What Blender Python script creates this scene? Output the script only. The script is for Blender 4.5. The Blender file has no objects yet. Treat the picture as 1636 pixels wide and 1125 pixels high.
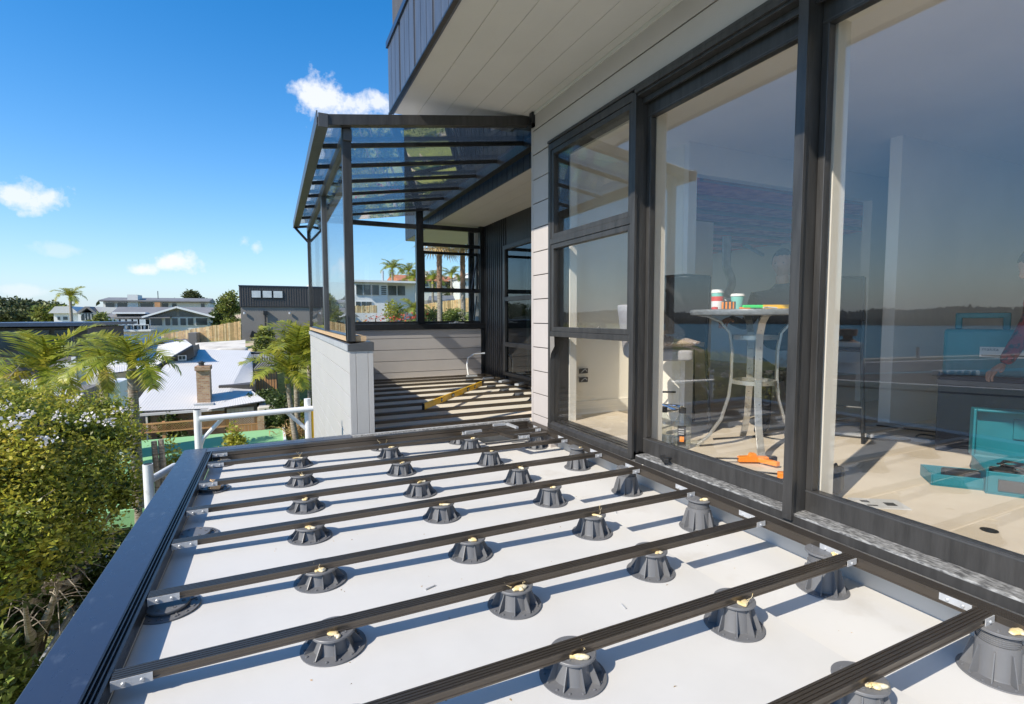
import bpy, bmesh, math, random
import numpy as np
from mathutils import Vector, Matrix
random.seed(7)
RNG = np.random.default_rng(11)
R = math.radians
S = bpy.context.scene
COL = S.collection

# ---------------------------------------------------------------- camera
F_PX, CX, CY = 814.8, 818.0, 562.5          # focal length and centre in pixels of the 1636 px wide photograph
YAW, PITCH, ROLL = R(25.05), R(-3.92), R(-0.19)
_f = np.array([math.sin(YAW)*math.cos(PITCH), math.cos(YAW)*math.cos(PITCH), math.sin(PITCH)])
_r = np.array([math.cos(YAW), -math.sin(YAW), 0.0]); _u = np.cross(_r, _f)
_c, _s = math.cos(ROLL), math.sin(ROLL)
_r2 = _c*_r + _s*_u; _u2 = -_s*_r + _c*_u
cam_d = bpy.data.cameras.new('camera'); cam = bpy.data.objects.new('camera', cam_d); COL.objects.link(cam)
cam_d.sensor_width = 36.0; cam_d.lens = F_PX/1636*36.0; cam_d.clip_start = 0.02; cam_d.clip_end = 6000
cam.matrix_world = Matrix(((_r2[0], _u2[0], -_f[0], 0), (_r2[1], _u2[1], -_f[1], 0), (_r2[2], _u2[2], -_f[2], 0), (0, 0, 0, 1)))
S.camera = cam
def ray(px, py):
    a, b = (px-CX)/F_PX, (py-CY)/F_PX
    return _r2*a - _u2*b + _f
def atY(px, py, Y): d = ray(px, py); return d*(Y/d[1])
def atZ(px, py, z): d = ray(px, py); return d*(z/d[2])

# ---------------------------------------------------------------- light
SUN_DIR = Vector((1.0, 0.36, -0.87)).normalized()      # the way the sunlight travels
sun_d = bpy.data.lights.new('sun', 'SUN'); sun_d.energy = 3.7; sun_d.angle = R(0.5); sun_d.color = (1.0, 0.92, 0.80)
sun = bpy.data.objects.new('sun', sun_d); COL.objects.link(sun)
sun.rotation_euler = SUN_DIR.to_track_quat('-Z', 'Y').to_euler(); sun.location = (-20, -8, 20)
ELEV = math.asin(-SUN_DIR.z); AZ = math.atan2(-SUN_DIR.x, -SUN_DIR.y)
W = bpy.data.worlds.new('World'); S.world = W; W.use_nodes = True
wn, wl = W.node_tree.nodes, W.node_tree.links
wn.clear()
w_out = wn.new('ShaderNodeOutputWorld'); w_bg = wn.new('ShaderNodeBackground'); w_sky = wn.new('ShaderNodeTexSky')
w_sky.sky_type = 'NISHITA'; w_sky.sun_disc = False; w_sky.sun_elevation = ELEV; w_sky.sun_rotation = AZ
w_sky.air_density = 1.0; w_sky.dust_density = 0.25; w_sky.ozone_density = 3.5; w_sky.altitude = 0
w_bg.inputs[1].default_value = 0.128
w_tc = wn.new('ShaderNodeTexCoord')
def wmath(op, a, b=None, c=None, clamp=False):
    n = wn.new('ShaderNodeMath'); n.operation = op; n.use_clamp = clamp
    for i, v in enumerate((a, b, c)):
        if v is None: continue
        if isinstance(v, (int, float)): n.inputs[i].default_value = v
        else: wl.new(v, n.inputs[i])
    return n.outputs[0]
def wdot(v, c):
    n = wn.new('ShaderNodeVectorMath'); n.operation = 'DOT_PRODUCT'; wl.new(v, n.inputs[0]); n.inputs[1].default_value = c; return n.outputs['Value']
w_hs = wn.new('ShaderNodeHueSaturation'); w_hs.inputs['Saturation'].default_value = 1.38
wl.new(w_sky.outputs[0], w_hs.inputs['Color'])
w_noise = wn.new('ShaderNodeTexNoise'); w_noise.inputs['Scale'].default_value = 26; w_noise.inputs['Detail'].default_value = 9; w_noise.inputs['Roughness'].default_value = 0.62
wl.new(w_tc.outputs['Generated'], w_noise.inputs['Vector'])
mask = None
# real clouds of the place: direction, half width, half height (radians), strength
for (px, py, a, b, k) in [(515, 158, .050, .040, .9), (585, 168, .052, .028, .85), (30, 312, .060, .022, .8), (-30, 300, .05, .02, .8), (285, 417, .034, .018, .9), (230, 431, .018, .011, .85),
                          (390, 386, .014, .012, .6), (408, 396, .010, .012, .5), (40, 466, .028, .009, .35), (100, 400, .030, .012, .28)]:
    c = Vector(ray(px, py)).normalized(); uu = Vector((c.y, -c.x, 0)).normalized(); vv = uu.cross(c)
    du = wmath('DIVIDE', wdot(w_tc.outputs['Generated'], uu), a); dv = wmath('DIVIDE', wdot(w_tc.outputs['Generated'], vv), b)
    rr = wmath('ADD', wmath('MULTIPLY', du, du), wmath('MULTIPLY', dv, dv))
    front = wmath('GREATER_THAN', wdot(w_tc.outputs['Generated'], c), 0.5)
    m = wmath('SUBTRACT', 1.0, wmath('SQRT', rr))
    m = wmath('ADD', m, wmath('MULTIPLY', wmath('SUBTRACT', w_noise.outputs['Fac'], 0.5), 3.0))
    m = wmath('MULTIPLY', wmath('MULTIPLY', m, 1.5, clamp=True), k)
    m = wmath('MULTIPLY', m, front)
    m = wmath('MULTIPLY', m, wmath('SUBTRACT', 2.4, wmath('MULTIPLY', rr, 0.9), clamp=True))
    mask = m if mask is None else wmath('MAXIMUM', mask, m)
w_mix = wn.new('ShaderNodeMix'); w_mix.data_type = 'RGBA'
# pale blue air near the horizon, the same all round
w_sep = wn.new('ShaderNodeSeparateXYZ'); wl.new(w_tc.outputs['Generated'], w_sep.inputs[0])
el = wmath('MULTIPLY', wmath('EXPONENT', wmath('MULTIPLY', wmath('MAXIMUM', w_sep.outputs[2], 0.0), -7.0)), 0.80)
w_hz = wn.new('ShaderNodeMix'); w_hz.data_type = 'RGBA'; wl.new(el, w_hz.inputs[0]); wl.new(w_hs.outputs[0], w_hz.inputs[6]); w_hz.inputs[7].default_value = (2.2, 2.85, 3.9, 1)
wl.new(mask, w_mix.inputs[0]); wl.new(w_hz.outputs[2], w_mix.inputs[6]); w_mix.inputs[7].default_value = (4.6, 4.7, 4.95, 1)
wl.new(w_mix.outputs[2], w_bg.inputs[0]); wl.new(w_bg.outputs[0], w_out.inputs[0])
S.view_settings.view_transform = 'Standard'; S.view_settings.look = 'None'; S.view_settings.gamma = 1; S.view_settings.exposure = 0.80
S.view_settings.use_curve_mapping = False
S.cycles.max_bounces = 8; S.cycles.diffuse_bounces = 4; S.cycles.glossy_bounces = 4; S.cycles.transparent_max_bounces = 24; S.cycles.transmission_bounces = 6
S.cycles.use_denoising = True

# ---------------------------------------------------------------- materials
MATS = {}
def mat(name, col, rough=0.6, metal=0.0, var=0.12, scale=6.0, bump=0.0, bscale=None, stretch=(1, 1, 1), col2=None, thresh=None, spec=0.5, trans=0.0, island=0.0, coord='Object', coat=0.0):
    """colour with noise variation, optional second colour in patches, optional fine bump"""
    m = bpy.data.materials.new(name); m.use_nodes = True; n, l = m.node_tree.nodes, m.node_tree.links
    b = n['Principled BSDF']; b.inputs['Metallic'].default_value = metal; b.inputs['Specular IOR Level'].default_value = spec
    if coat: b.inputs['Coat Weight'].default_value = coat
    tc = n.new('ShaderNodeTexCoord'); mp = n.new('ShaderNodeMapping'); mp.inputs['Scale'].default_value = stretch; l.new(tc.outputs[coord], mp.inputs[0])
    ns = n.new('ShaderNodeTexNoise'); ns.inputs['Scale'].default_value = scale; ns.inputs['Detail'].default_value = 6; ns.inputs['Roughness'].default_value = .6; l.new(mp.outputs[0], ns.inputs['Vector'])
    cr = n.new('ShaderNodeValToRGB'); l.new(ns.outputs['Fac'], cr.inputs[0])
    c = np.array(col[:3])
    if col2 is None:
        lo, hi = c*(1-var), np.minimum(c*(1+var), 1)
        cr.color_ramp.elements[0].position = .3; cr.color_ramp.elements[1].position = .7
    else:
        lo, hi = c, np.array(col2[:3]); t = thresh or (.45, .6)
        cr.color_ramp.elements[0].position = t[0]; cr.color_ramp.elements[1].position = t[1]
    cr.color_ramp.elements[0].color = (*lo, 1); cr.color_ramp.elements[1].color = (*hi, 1)
    out = cr.outputs[0]
    if island:
        g = n.new('ShaderNodeNewGeometry'); hs = n.new('ShaderNodeHueSaturation')
        mr = n.new('ShaderNodeMapRange'); mr.inputs[3].default_value = 1-island; mr.inputs[4].default_value = 1+island
        l.new(g.outputs['Random Per Island'], mr.inputs[0]); l.new(mr.outputs[0], hs.inputs['Value'])
        mh = n.new('ShaderNodeMapRange'); mh.inputs[3].default_value = .5-island*.045; mh.inputs[4].default_value = .5+island*.03
        ml = n.new('ShaderNodeMath'); ml.operation = 'FRACT'; mx = n.new('ShaderNodeMath'); mx.operation = 'MULTIPLY'; mx.inputs[1].default_value = 7.3
        l.new(g.outputs['Random Per Island'], mx.inputs[0]); l.new(mx.outputs[0], ml.inputs[0]); l.new(ml.outputs[0], mh.inputs[0]); l.new(mh.outputs[0], hs.inputs['Hue'])
        l.new(out, hs.inputs['Color']); out = hs.outputs[0]
    l.new(out, b.inputs['Base Color'])
    n2 = n.new('ShaderNodeTexNoise'); n2.inputs['Scale'].default_value = (bscale or scale*7); n2.inputs['Detail'].default_value = 5; l.new(mp.outputs[0], n2.inputs['Vector'])
    mr2 = n.new('ShaderNodeMapRange'); mr2.inputs[3].default_value = max(rough-.09, .02); mr2.inputs[4].default_value = min(rough+.09, 1); l.new(n2.outputs['Fac'], mr2.inputs[0]); l.new(mr2.outputs[0], b.inputs['Roughness'])
    if bump:
        bp = n.new('ShaderNodeBump'); bp.inputs['Strength'].default_value = bump; bp.inputs['Distance'].default_value = .01
        l.new(n2.outputs['Fac'], bp.inputs['Height']); l.new(bp.outputs[0], b.inputs['Normal'])
    if trans:
        tr = n.new('ShaderNodeBsdfTranslucent'); l.new(out, tr.inputs[0]); mx = n.new('ShaderNodeMixShader'); mx.inputs[0].default_value = trans
        l.new(b.outputs[0], mx.inputs[1]); l.new(tr.outputs[0], mx.inputs[2]); l.new(mx.outputs[0], n['Material Output'].inputs[0])
    MATS[name] = m; return m
def glass(name, tint=(.93, .96, .95), f0=.08, rough=0.0, dust=0.0):
    m = bpy.data.materials.new(name); m.use_nodes = True; n, l = m.node_tree.nodes, m.node_tree.links; n.clear()
    o = n.new('ShaderNodeOutputMaterial'); t = n.new('ShaderNodeBsdfTransparent'); t.inputs[0].default_value = (*tint, 1)
    g = n.new('ShaderNodeBsdfGlossy'); g.inputs['Roughness'].default_value = rough; mx = n.new('ShaderNodeMixShader')
    lw = n.new('ShaderNodeLayerWeight'); lw.inputs[0].default_value = .5
    p = n.new('ShaderNodeMath'); p.operation = 'POWER'; p.inputs[1].default_value = 5; l.new(lw.outputs['Facing'], p.inputs[0])
    a = n.new('ShaderNodeMath'); a.operation = 'MULTIPLY_ADD'; a.inputs[1].default_value = 1-f0; a.inputs[2].default_value = f0; l.new(p.outputs[0], a.inputs[0])
    l.new(a.outputs[0], mx.inputs[0]); l.new(t.outputs[0], mx.inputs[1]); l.new(g.outputs[0], mx.inputs[2])
    if dust:
        d = n.new('ShaderNodeBsdfDiffuse'); d.inputs[0].default_value = (.7, .7, .68, 1); m2 = n.new('ShaderNodeMixShader')
        tc = n.new('ShaderNodeTexCoord'); ns = n.new('ShaderNodeTexNoise'); ns.inputs['Scale'].default_value = 3; ns.inputs['Detail'].default_value = 8; l.new(tc.outputs['Object'], ns.inputs['Vector'])
        k = n.new('ShaderNodeMath'); k.operation = 'MULTIPLY'; k.inputs[1].default_value = dust; l.new(ns.outputs['Fac'], k.inputs[0]); l.new(k.outputs[0], m2.inputs[0])
        l.new(mx.outputs[0], m2.inputs[1]); l.new(d.outputs[0], m2.inputs[2]); l.new(m2.outputs[0], o.inputs[0])
    else: l.new(mx.outputs[0], o.inputs[0])
    MATS[name] = m; return m

M = MATS
mat('joist_metal', (.135, .115, .095), .36, .8, .12, 3, bump=.03)
mat('black_metal', (.022, .023, .025), .30, .2, .3, 4, stretch=(6, 6, 1), bump=.06, bscale=30)
mat('frame_metal', (.052, .050, .048), .36, .25, .30, 5, stretch=(5, 5, .6), bump=.08, bscale=26)
mat('cap_metal', (.060, .078, .118), .30, .5, .16, 14, bump=.02, bscale=40, col2=(.17, .19, .22), thresh=(.60, .80), stretch=(1, .5, 1))
mat('grey_metal', (.085, .086, .088), .36, .3, .15, 6, bump=.04)
mat('galvanised', (.50, .51, .52), .42, .35, .16, 14, bump=.08)
mat('white_pipe', (.72, .72, .70), .4, .1, .12, 9, bump=.06, col2=(.45, .43, .40), thresh=(.60, .78))
mat('membrane', (.60, .59, .565), .62, 0, .05, 2.2, bump=.05, bscale=12, col2=(.56, .55, .525), thresh=(.42, .72))
mat('membrane_dirty', (.60, .59, .565), .62, 0, .1, 2.4, bump=.06, bscale=18, col2=(.49, .46, .41), thresh=(.55, .78))
mat('plywood', (.74, .63, .49), .7, 0, .12, 3, bump=.05, stretch=(1, 6, 1), col2=(.80, .72, .60), thresh=(.35, .7))
mat('plastic', (.135, .138, .145), .42, 0, .12, 12, bump=.06, bscale=60, col2=(.175, .17, .165), thresh=(.55, .8))
mat('glue', (.86, .66, .30), .35, 0, .2, 30, bump=.3, trans=.25, col2=(.88, .80, .60), thresh=(.4, .6))
mat('board_paint', (.46, .42, .395), .55, 0, .04, 2.5, bump=.12, bscale=60)
mat('board_light', (.43, .42, .40), .55, 0, .04, 2.5, bump=.1, bscale=60)
mat('soffit_paint', (.60, .575, .53), .6, 0, .04, 1.5, bump=.08, bscale=40)
mat('dark_board', (.022, .022, .024), .42, 0, .3, 4, bump=.25, bscale=30, stretch=(4, 4, .5))
mat('fascia_board', (.085, .095, .118), .38, .15, .2, 4, bump=.15, bscale=30, stretch=(4, 4, .5))
mat('plaster', (.80, .76, .67), .8, 0, .05, 1.2, bump=.06, bscale=25)
mat('plaster_cool', (.80, .77, .73), .8, 0, .05, 1.2, bump=.06, bscale=25)
mat('concrete', (.66, .58, .46), .8, 0, .1, 1.3, bump=.15, bscale=14, col2=(.54, .46, .35), thresh=(.42, .68))
mat('insulation', (.95, .34, .22), .95, 0, .3, 5, bump=.7, bscale=9, stretch=(1, 1.4, 1), col2=(.66, .18, .15), thresh=(.4, .65))
mat('timber', (.50, .34, .19), .7, 0, .2, 3, bump=.2, stretch=(1, 8, 8))
mat('fence_wood', (.74, .53, .24), .8, 0, .3, 5, bump=.3, island=.32)
mat('fence_wood_pale', (.84, .66, .36), .8, 0, .2, 5, bump=.3)
mat('fence_wood_dark', (.52, .36, .16), .8, 0, .2, 5, bump=.3)
mat('fence_orange', (.50, .26, .11), .75, 0, .2, 2, bump=.2)
mat('white_paint', (.74, .74, .72), .5, 0, .04, 2)
mat('cream_paint', (.66, .65, .60), .6, 0, .05, 2)
mat('roof_white', (.60, .585, .56), .55, 0, .05, .6, bump=.05)
mat('roof_grey', (.20, .195, .19), .7, 0, .14, .9, bump=.3, bscale=5)
mat('roof_blue', (.085, .105, .16), .38, .3, .1, .6)
mat('roof_orange', (.52, .19, .09), .8, 0, .15, 2, bump=.3)
mat('green_court', (.25, .50, .23), .75, 0, .06, .7, bump=.06, col2=(.28, .53, .27), thresh=(.4, .7))
mat('house_grey', (.20, .185, .165), .7, 0, .06, .8, bump=.05)
mat('house_dark', (.078, .070, .064), .6, 0, .12, 2, stretch=(6, 6, .4), bump=.2)
mat('window_dark', (.03, .045, .05), .12, 0, .3, 1.2, spec=.8)
mat('window_light', (.52, .56, .56), .25, 0, .2, 2.0, spec=.8)
mat('concrete_grey', (.62, .58, .50), .85, 0, .14, .8, bump=.3, col2=(.38, .34, .29), thresh=(.5, .7))
mat('black_fabric', (.030, .031, .034), .75, 0, .2, 40, bump=.3, bscale=300)
mat('grey_fabric', (.42, .41, .43), .9, 0, .08, 30, bump=.4, bscale=260)
mat('chrome', (.72, .72, .72), .10, 1, .05, 6)
mat('table_metal', (.50, .49, .45), .3, .7, .12, 8, bump=.05)
mat('stone_top', (.18, .20, .215), .3, 0, .3, 16)
mat('orange_plastic', (.90, .27, .02), .4, 0, .06, 8)
mat('yellow_paint', (.95, .52, .012), .38, 0, .06, 6)
mat('teal_plastic', (.008, .16, .20), .42, 0, .12, 5)
mat('mint', (.22, .60, .52), .45, 0, .05, 6)
mat('mint_light', (.62, .78, .74), .45, 0, .04, 6)
mat('red_paint', (.62, .05, .04), .4, 0, .1, 6)
mat('green_plastic', (.03, .70, .16), .35, 0, .05, 6)
mat('porcelain', (.80, .79, .77), .2, 0, .03, 6)
mat('black_rubber', (.015, .015, .015), .6, 0, .2, 10)
mat('paper', (.55, .55, .54), .7, 0, .05, 30)
mat('ink', (.06, .06, .06), .6, 0, .05, 30)
mat('skin', (.34, .19, .13), .5, 0, .1, 14, bump=.05)
mat('hair', (.035, .022, .015), .7, 0, .2, 40, bump=.4)
mat('navy_cloth', (.025, .032, .048), .9, 0, .15, 8, bump=.3)
mat('red_cloth', (.22, .018, .022), .9, 0, .2, 20, bump=.3, col2=(.02, .015, .02), thresh=(.5, .56))
mat('bark', (.16, .12, .085), .9, 0, .3, 6, bump=.8, bscale=14, stretch=(2, 2, .5))
mat('bark_pale', (.34, .30, .24), .9, 0, .25, 8, bump=.8, bscale=14, stretch=(1, 1, 6), col2=(.16, .12, .09), thresh=(.45, .6))
mat('bark_red', (.34, .20, .12), .9, 0, .25, 8, bump=.8, bscale=14, stretch=(1, 1, 5), col2=(.18, .09, .05), thresh=(.45, .6))
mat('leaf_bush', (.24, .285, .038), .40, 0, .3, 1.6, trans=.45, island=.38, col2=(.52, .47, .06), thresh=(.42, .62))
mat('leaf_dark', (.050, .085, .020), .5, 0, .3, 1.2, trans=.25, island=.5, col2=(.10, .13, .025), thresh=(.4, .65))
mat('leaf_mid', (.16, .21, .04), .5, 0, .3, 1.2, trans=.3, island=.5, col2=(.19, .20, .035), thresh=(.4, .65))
mat('leaf_far', (.075, .095, .035), .7, 0, .3, .5, trans=.2, island=.45, col2=(.10, .115, .035), thresh=(.4, .65))
mat('palm_leaf', (.25, .28, .032), .42, 0, .25, 1.0, trans=.42, island=.35, col2=(.47, .41, .05), thresh=(.42, .66))
mat('palm_yellow', (.36, .30, .045), .5, 0, .2, 1.0, trans=.3, island=.3)
mat('petal', (.80, .76, .74), .6, 0, .05, 8, trans=.3)
mat('straw', (.42, .28, .12), .8, 0, .3, 8, trans=.2, island=.3)
mat('grass', (.18, .20, .055), .9, 0, .3, 1.5, bump=.6, bscale=30, col2=(.24, .26, .05), thresh=(.4, .65))
mat('red_flower', (.55, .08, .04), .6, 0, .2, 8, trans=.2, island=.3)
mat('sea', (.012, .12, .17), .35, 0, .2, .01, bump=1.0, bscale=.25, spec=.25)
mat('far_shore', (.012, .019, .012), .95, 0, .4, .02, bump=1, bscale=.08)
mat('neighbour_roof', (.060, .055, .058), .75, 0, .2, .8, bump=.2)
mat('parapet_grey', (.50, .48, .48), .8, 0, .18, .9, bump=.2, stretch=(3, 3, .3))
glass('window_glass', (.985, .985, .98), .080, 0, .006)
glass('clear_glass', (.95, .975, .98), .05, 0, .004)
glass('roof_glass', (.94, .96, .98), .34, .003, .008)
glass('far_glass', (.30, .36, .38), .12)
glass('bottle_plastic', (.90, .93, .92), .09, .02, .10)

# ground and terrain material: soil, grass and paths
def terrain_mat():
    m = bpy.data.materials.new('terrain'); m.use_nodes = True; n, l = m.node_tree.nodes, m.node_tree.links; b = n['Principled BSDF']; b.inputs['Roughness'].default_value = .95
    tc = n.new('ShaderNodeTexCoord'); a = n.new('ShaderNodeTexNoise'); a.inputs['Scale'].default_value = .22; a.inputs['Detail'].default_value = 8; l.new(tc.outputs['Object'], a.inputs['Vector'])
    c = n.new('ShaderNodeValToRGB'); l.new(a.outputs['Fac'], c.inputs[0]); e = c.color_ramp.elements
    e[0].position = .40; e[0].color = (.55, .43, .30, 1); e[1].position = .47; e[1].color = (.16, .20, .055, 1)
    x = e.new(.56); x.color = (.27, .28, .07, 1); x = e.new(.68); x.color = (.10, .14, .04, 1)
    f = n.new('ShaderNodeTexNoise'); f.inputs['Scale'].default_value = 9; f.inputs['Detail'].default_value = 8; l.new(tc.outputs['Object'], f.inputs['Vector'])
    mx = n.new('ShaderNodeMix'); mx.data_type = 'RGBA'; mx.blend_type = 'MULTIPLY'; mx.inputs[0].default_value = .7; l.new(c.outputs[0], mx.inputs[6])
    c2 = n.new('ShaderNodeValToRGB'); c2.color_ramp.elements[0].color = (.6, .6, .6, 1); c2.color_ramp.elements[0].position = .35; c2.color_ramp.elements[1].position = .62; l.new(f.outputs['Fac'], c2.inputs[0]); l.new(c2.outputs[0], mx.inputs[7])
    l.new(mx.outputs[2], b.inputs['Base Color'])
    bp = n.new('ShaderNodeBump'); bp.inputs['Strength'].default_value = .8; bp.inputs['Distance'].default_value = .06; l.new(f.outputs['Fac'], bp.inputs['Height']); l.new(bp.outputs[0], b.inputs['Normal'])
    MATS['terrain'] = m
terrain_mat()
def brick_mat(name='brick', c1=(.36, .19, .10), c2=(.50, .34, .20), sc=1.0):
    m = bpy.data.materials.new(name); m.use_nodes = True; n, l = m.node_tree.nodes, m.node_tree.links; b = n['Principled BSDF']; b.inputs['Roughness'].default_value = .9
    tc = n.new('ShaderNodeTexCoord'); sx = n.new('ShaderNodeSeparateXYZ'); l.new(tc.outputs['Object'], sx.inputs[0]); ad = n.new('ShaderNodeMath'); l.new(sx.outputs[0], ad.inputs[0]); l.new(sx.outputs[1], ad.inputs[1])
    cb = n.new('ShaderNodeCombineXYZ'); l.new(ad.outputs[0], cb.inputs[0]); l.new(sx.outputs[2], cb.inputs[1])
    br = n.new('ShaderNodeTexBrick'); br.inputs['Color1'].default_value = (*c1, 1); br.inputs['Color2'].default_value = (*c2, 1); br.inputs['Mortar'].default_value = (.42, .38, .32, 1)
    br.inputs['Scale'].default_value = 4.2*sc; br.inputs['Mortar Size'].default_value = .02; br.inputs['Bias'].default_value = 0; l.new(cb.outputs[0], br.inputs['Vector']); l.new(br.outputs[0], b.inputs['Base Color'])
    bp = n.new('ShaderNodeBump'); bp.inputs['Strength'].default_value = .5; bp.invert = True; l.new(br.outputs['Fac'], bp.inputs['Height']); l.new(bp.outputs[0], b.inputs['Normal']); MATS[name] = m
brick_mat()
def sill_mat():
    m = mat('dusty_sill', (.06, .06, .06), .6, .1, .3, 16, bump=.2, stretch=(5, 1.6, 5), col2=(.40, .40, .39), thresh=(.38, .70))
sill_mat()
def cushion_mat():
    m = bpy.data.materials.new('cushion_print'); m.use_nodes = True; n, l = m.node_tree.nodes, m.node_tree.links; b = n['Principled BSDF']; b.inputs['Roughness'].default_value = .9
    tc = n.new('ShaderNodeTexCoord'); v = n.new('ShaderNodeTexVoronoi'); v.feature = 'F1'; v.inputs['Scale'].default_value = 15; v.inputs['Randomness'].default_value = .25; l.new(tc.outputs['Object'], v.inputs['Vector'])
    w = n.new('ShaderNodeMath'); w.operation = 'MULTIPLY'; w.inputs[1].default_value = 34; l.new(v.outputs['Distance'], w.inputs[0])
    s_ = n.new('ShaderNodeMath'); s_.operation = 'SINE'; l.new(w.outputs[0], s_.inputs[0])
    c = n.new('ShaderNodeValToRGB'); e = c.color_ramp.elements; e[0].position = .55; e[0].color = (.33, .22, .15, 1); e[1].position = .7; e[1].color = (.66, .58, .47, 1); l.new(s_.outputs[0], c.inputs[0]); l.new(c.outputs[0], b.inputs['Base Color'])
    MATS['cushion_print'] = m
cushion_mat()

# ---------------------------------------------------------------- helpers
ORG = {}                                   # world origin of every root, so that parts can be written in place
def tag(o, label=None, cat=None, group=None, kind=None):
    if label: o['label'] = label
    if cat: o['category'] = cat
    if group: o['group'] = group
    if kind: o['kind'] = kind
    return o
def thing(name, label, cat, loc=(0, 0, 0), group=None, rz=0.0):
    o = bpy.data.objects.new(name, None); o.empty_display_size = .1; COL.objects.link(o); o.location = loc; o.rotation_euler.z = rz
    ORG[o.name] = Vector(loc); return tag(o, label, cat, group)
class MB:
    """collects shapes and links them as ONE mesh object"""
    def __init__(s): s.v = []; s.f = []; s.m = []; s.mats = []; s.cur = 0
    def use(s, name):
        if name not in s.mats: s.mats.append(name)
        s.cur = s.mats.index(name); return s
    def add(s, vs, fs):
        k = len(s.v); s.v += [tuple(float(c) for c in p) for p in vs]; s.f += [tuple(i+k for i in f) for f in fs]; s.m += [s.cur]*len(fs); return s
    def box(s, x0, x1, y0, y1, z0, z1):
        x0, x1 = sorted((x0, x1)); y0, y1 = sorted((y0, y1)); z0, z1 = sorted((z0, z1))
        return s.add([(x0, y0, z0), (x1, y0, z0), (x1, y1, z0), (x0, y1, z0), (x0, y0, z1), (x1, y0, z1), (x1, y1, z1), (x0, y1, z1)],
                     [(0, 3, 2, 1), (4, 5, 6, 7), (0, 1, 5, 4), (1, 2, 6, 5), (2, 3, 7, 6), (3, 0, 4, 7)])
    def rbox(s, c, half, mtx):
        c = Vector(c); vs = [c + mtx @ Vector((sx*half[0], sy*half[1], sz*half[2])) for sz in (-1, 1) for sx, sy in ((-1, -1), (1, -1), (1, 1), (-1, 1))]
        return s.add(vs, [(0, 3, 2, 1), (4, 5, 6, 7), (0, 1, 5, 4), (1, 2, 6, 5), (2, 3, 7, 6), (3, 0, 4, 7)])
    def bar(s, a, b, w, h, up=(0, 0, 1)):
        a, b = Vector(a), Vector(b); d = (b-a).normalized(); u = Vector(up); sd = d.cross(u).normalized(); uu = sd.cross(d)
        m = Matrix((d, sd, uu)).transposed(); return s.rbox((a+b)/2, ((b-a).length/2, w/2, h/2), m)
    def prism(s, pts, axis, a, b):
        """2D outline extruded along an axis from a to b"""
        n = len(pts)
        def P(p, t): return {'x': (t, p[0], p[1]), 'y': (p[0], t, p[1]), 'z': (p[0], p[1], t)}[axis]
        vs = [P(p, a) for p in pts]+[P(p, b) for p in pts]
        ar = sum(pts[i][0]*pts[(i+1) % n][1]-pts[(i+1) % n][0]*pts[i][1] for i in range(n))
        flip = (ar > 0) ^ (b > a) ^ (axis == 'y')
        fs = [tuple(range(n)), tuple(range(2*n-1, n-1, -1))]+[(i, i+n, (i+1) % n+n, (i+1) % n) for i in range(n)]
        if not flip: fs = [tuple(reversed(f)) for f in fs]
        return s.add(vs, [tuple(reversed(f)) for f in fs])
    def tube(s, path, rad, n=10, caps=True):
        path = [Vector(p) for p in path]; rs = rad if hasattr(rad, '__len__') else [rad]*len(path)
        rings = []; ref = None
        for i, p in enumerate(path):
            d = (path[min(i+1, len(path)-1)]-path[max(i-1, 0)]).normalized()
            if ref is None: ref = Vector((0, 0, 1)) if abs(d.z) < .9 else Vector((1, 0, 0))
            a = d.cross(ref).normalized(); b = d.cross(a).normalized(); ref = -b if False else ref
            if abs(d.dot(ref)) > .95: ref = a
            rings.append([p+(a*math.cos(t)+b*math.sin(t))*rs[i] for t in [2*math.pi*k/n for k in range(n)]])
        vs = [q for r in rings for q in r]; fs = []
        for i in range(len(rings)-1):
            for k in range(n): fs.append((i*n+k, i*n+(k+1) % n, (i+1)*n+(k+1) % n, (i+1)*n+k))
        if caps: fs += [tuple(range(n-1, -1, -1)), tuple(range((len(rings)-1)*n, len(rings)*n))]
        return s.add(vs, fs)
    def lathe(s, prof, c=(0, 0, 0), n=24, cap=True):
        vs = [(c[0]+r*math.cos(2*math.pi*k/n), c[1]+r*math.sin(2*math.pi*k/n), c[2]+z) for r, z in prof for k in range(n)]; fs = []
        for i in range(len(prof)-1):
            for k in range(n): fs.append((i*n+k, i*n+(k+1) % n, (i+1)*n+(k+1) % n, (i+1)*n+k))
        if cap: fs += [tuple(range(n-1, -1, -1)), tuple(range((len(prof)-1)*n, len(prof)*n))]
        return s.add(vs, fs)
    def quad(s, a, b, c, d): return s.add([a, b, c, d], [(0, 1, 2, 3)])
    def build(s, name, material, parent=None, origin=None, bevel=0, smooth=False, kind=None, tagv=None):
        me = s.mesh(name, material, ORG[parent.name] if parent is not None else (Vector(origin) if origin is not None else Vector((0, 0, 0))), smooth)
        return put(name, me, parent, origin, bevel, kind, tagv)
    def mesh(s, name, material, off=Vector((0, 0, 0)), smooth=False):
        me = bpy.data.meshes.new(name)
        me.from_pydata([(x-off[0], y-off[1], z-off[2]) for x, y, z in s.v], [], s.f)
        if s.mats and any(s.m) or (s.mats and material is None):
            for q in s.mats: me.materials.append(MATS[q])
            me.polygons.foreach_set('material_index', s.m)
        else: me.materials.append(MATS[material])
        me.update()
        if len(s.f) < 6000:
            bm = bmesh.new(); bm.from_mesh(me); bmesh.ops.recalc_face_normals(bm, faces=bm.faces); bm.to_mesh(me); bm.free()
        if smooth:
            me.polygons.foreach_set('use_smooth', [True]*len(me.polygons)); me.set_sharp_from_angle(angle=R(38))
        return me
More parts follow.
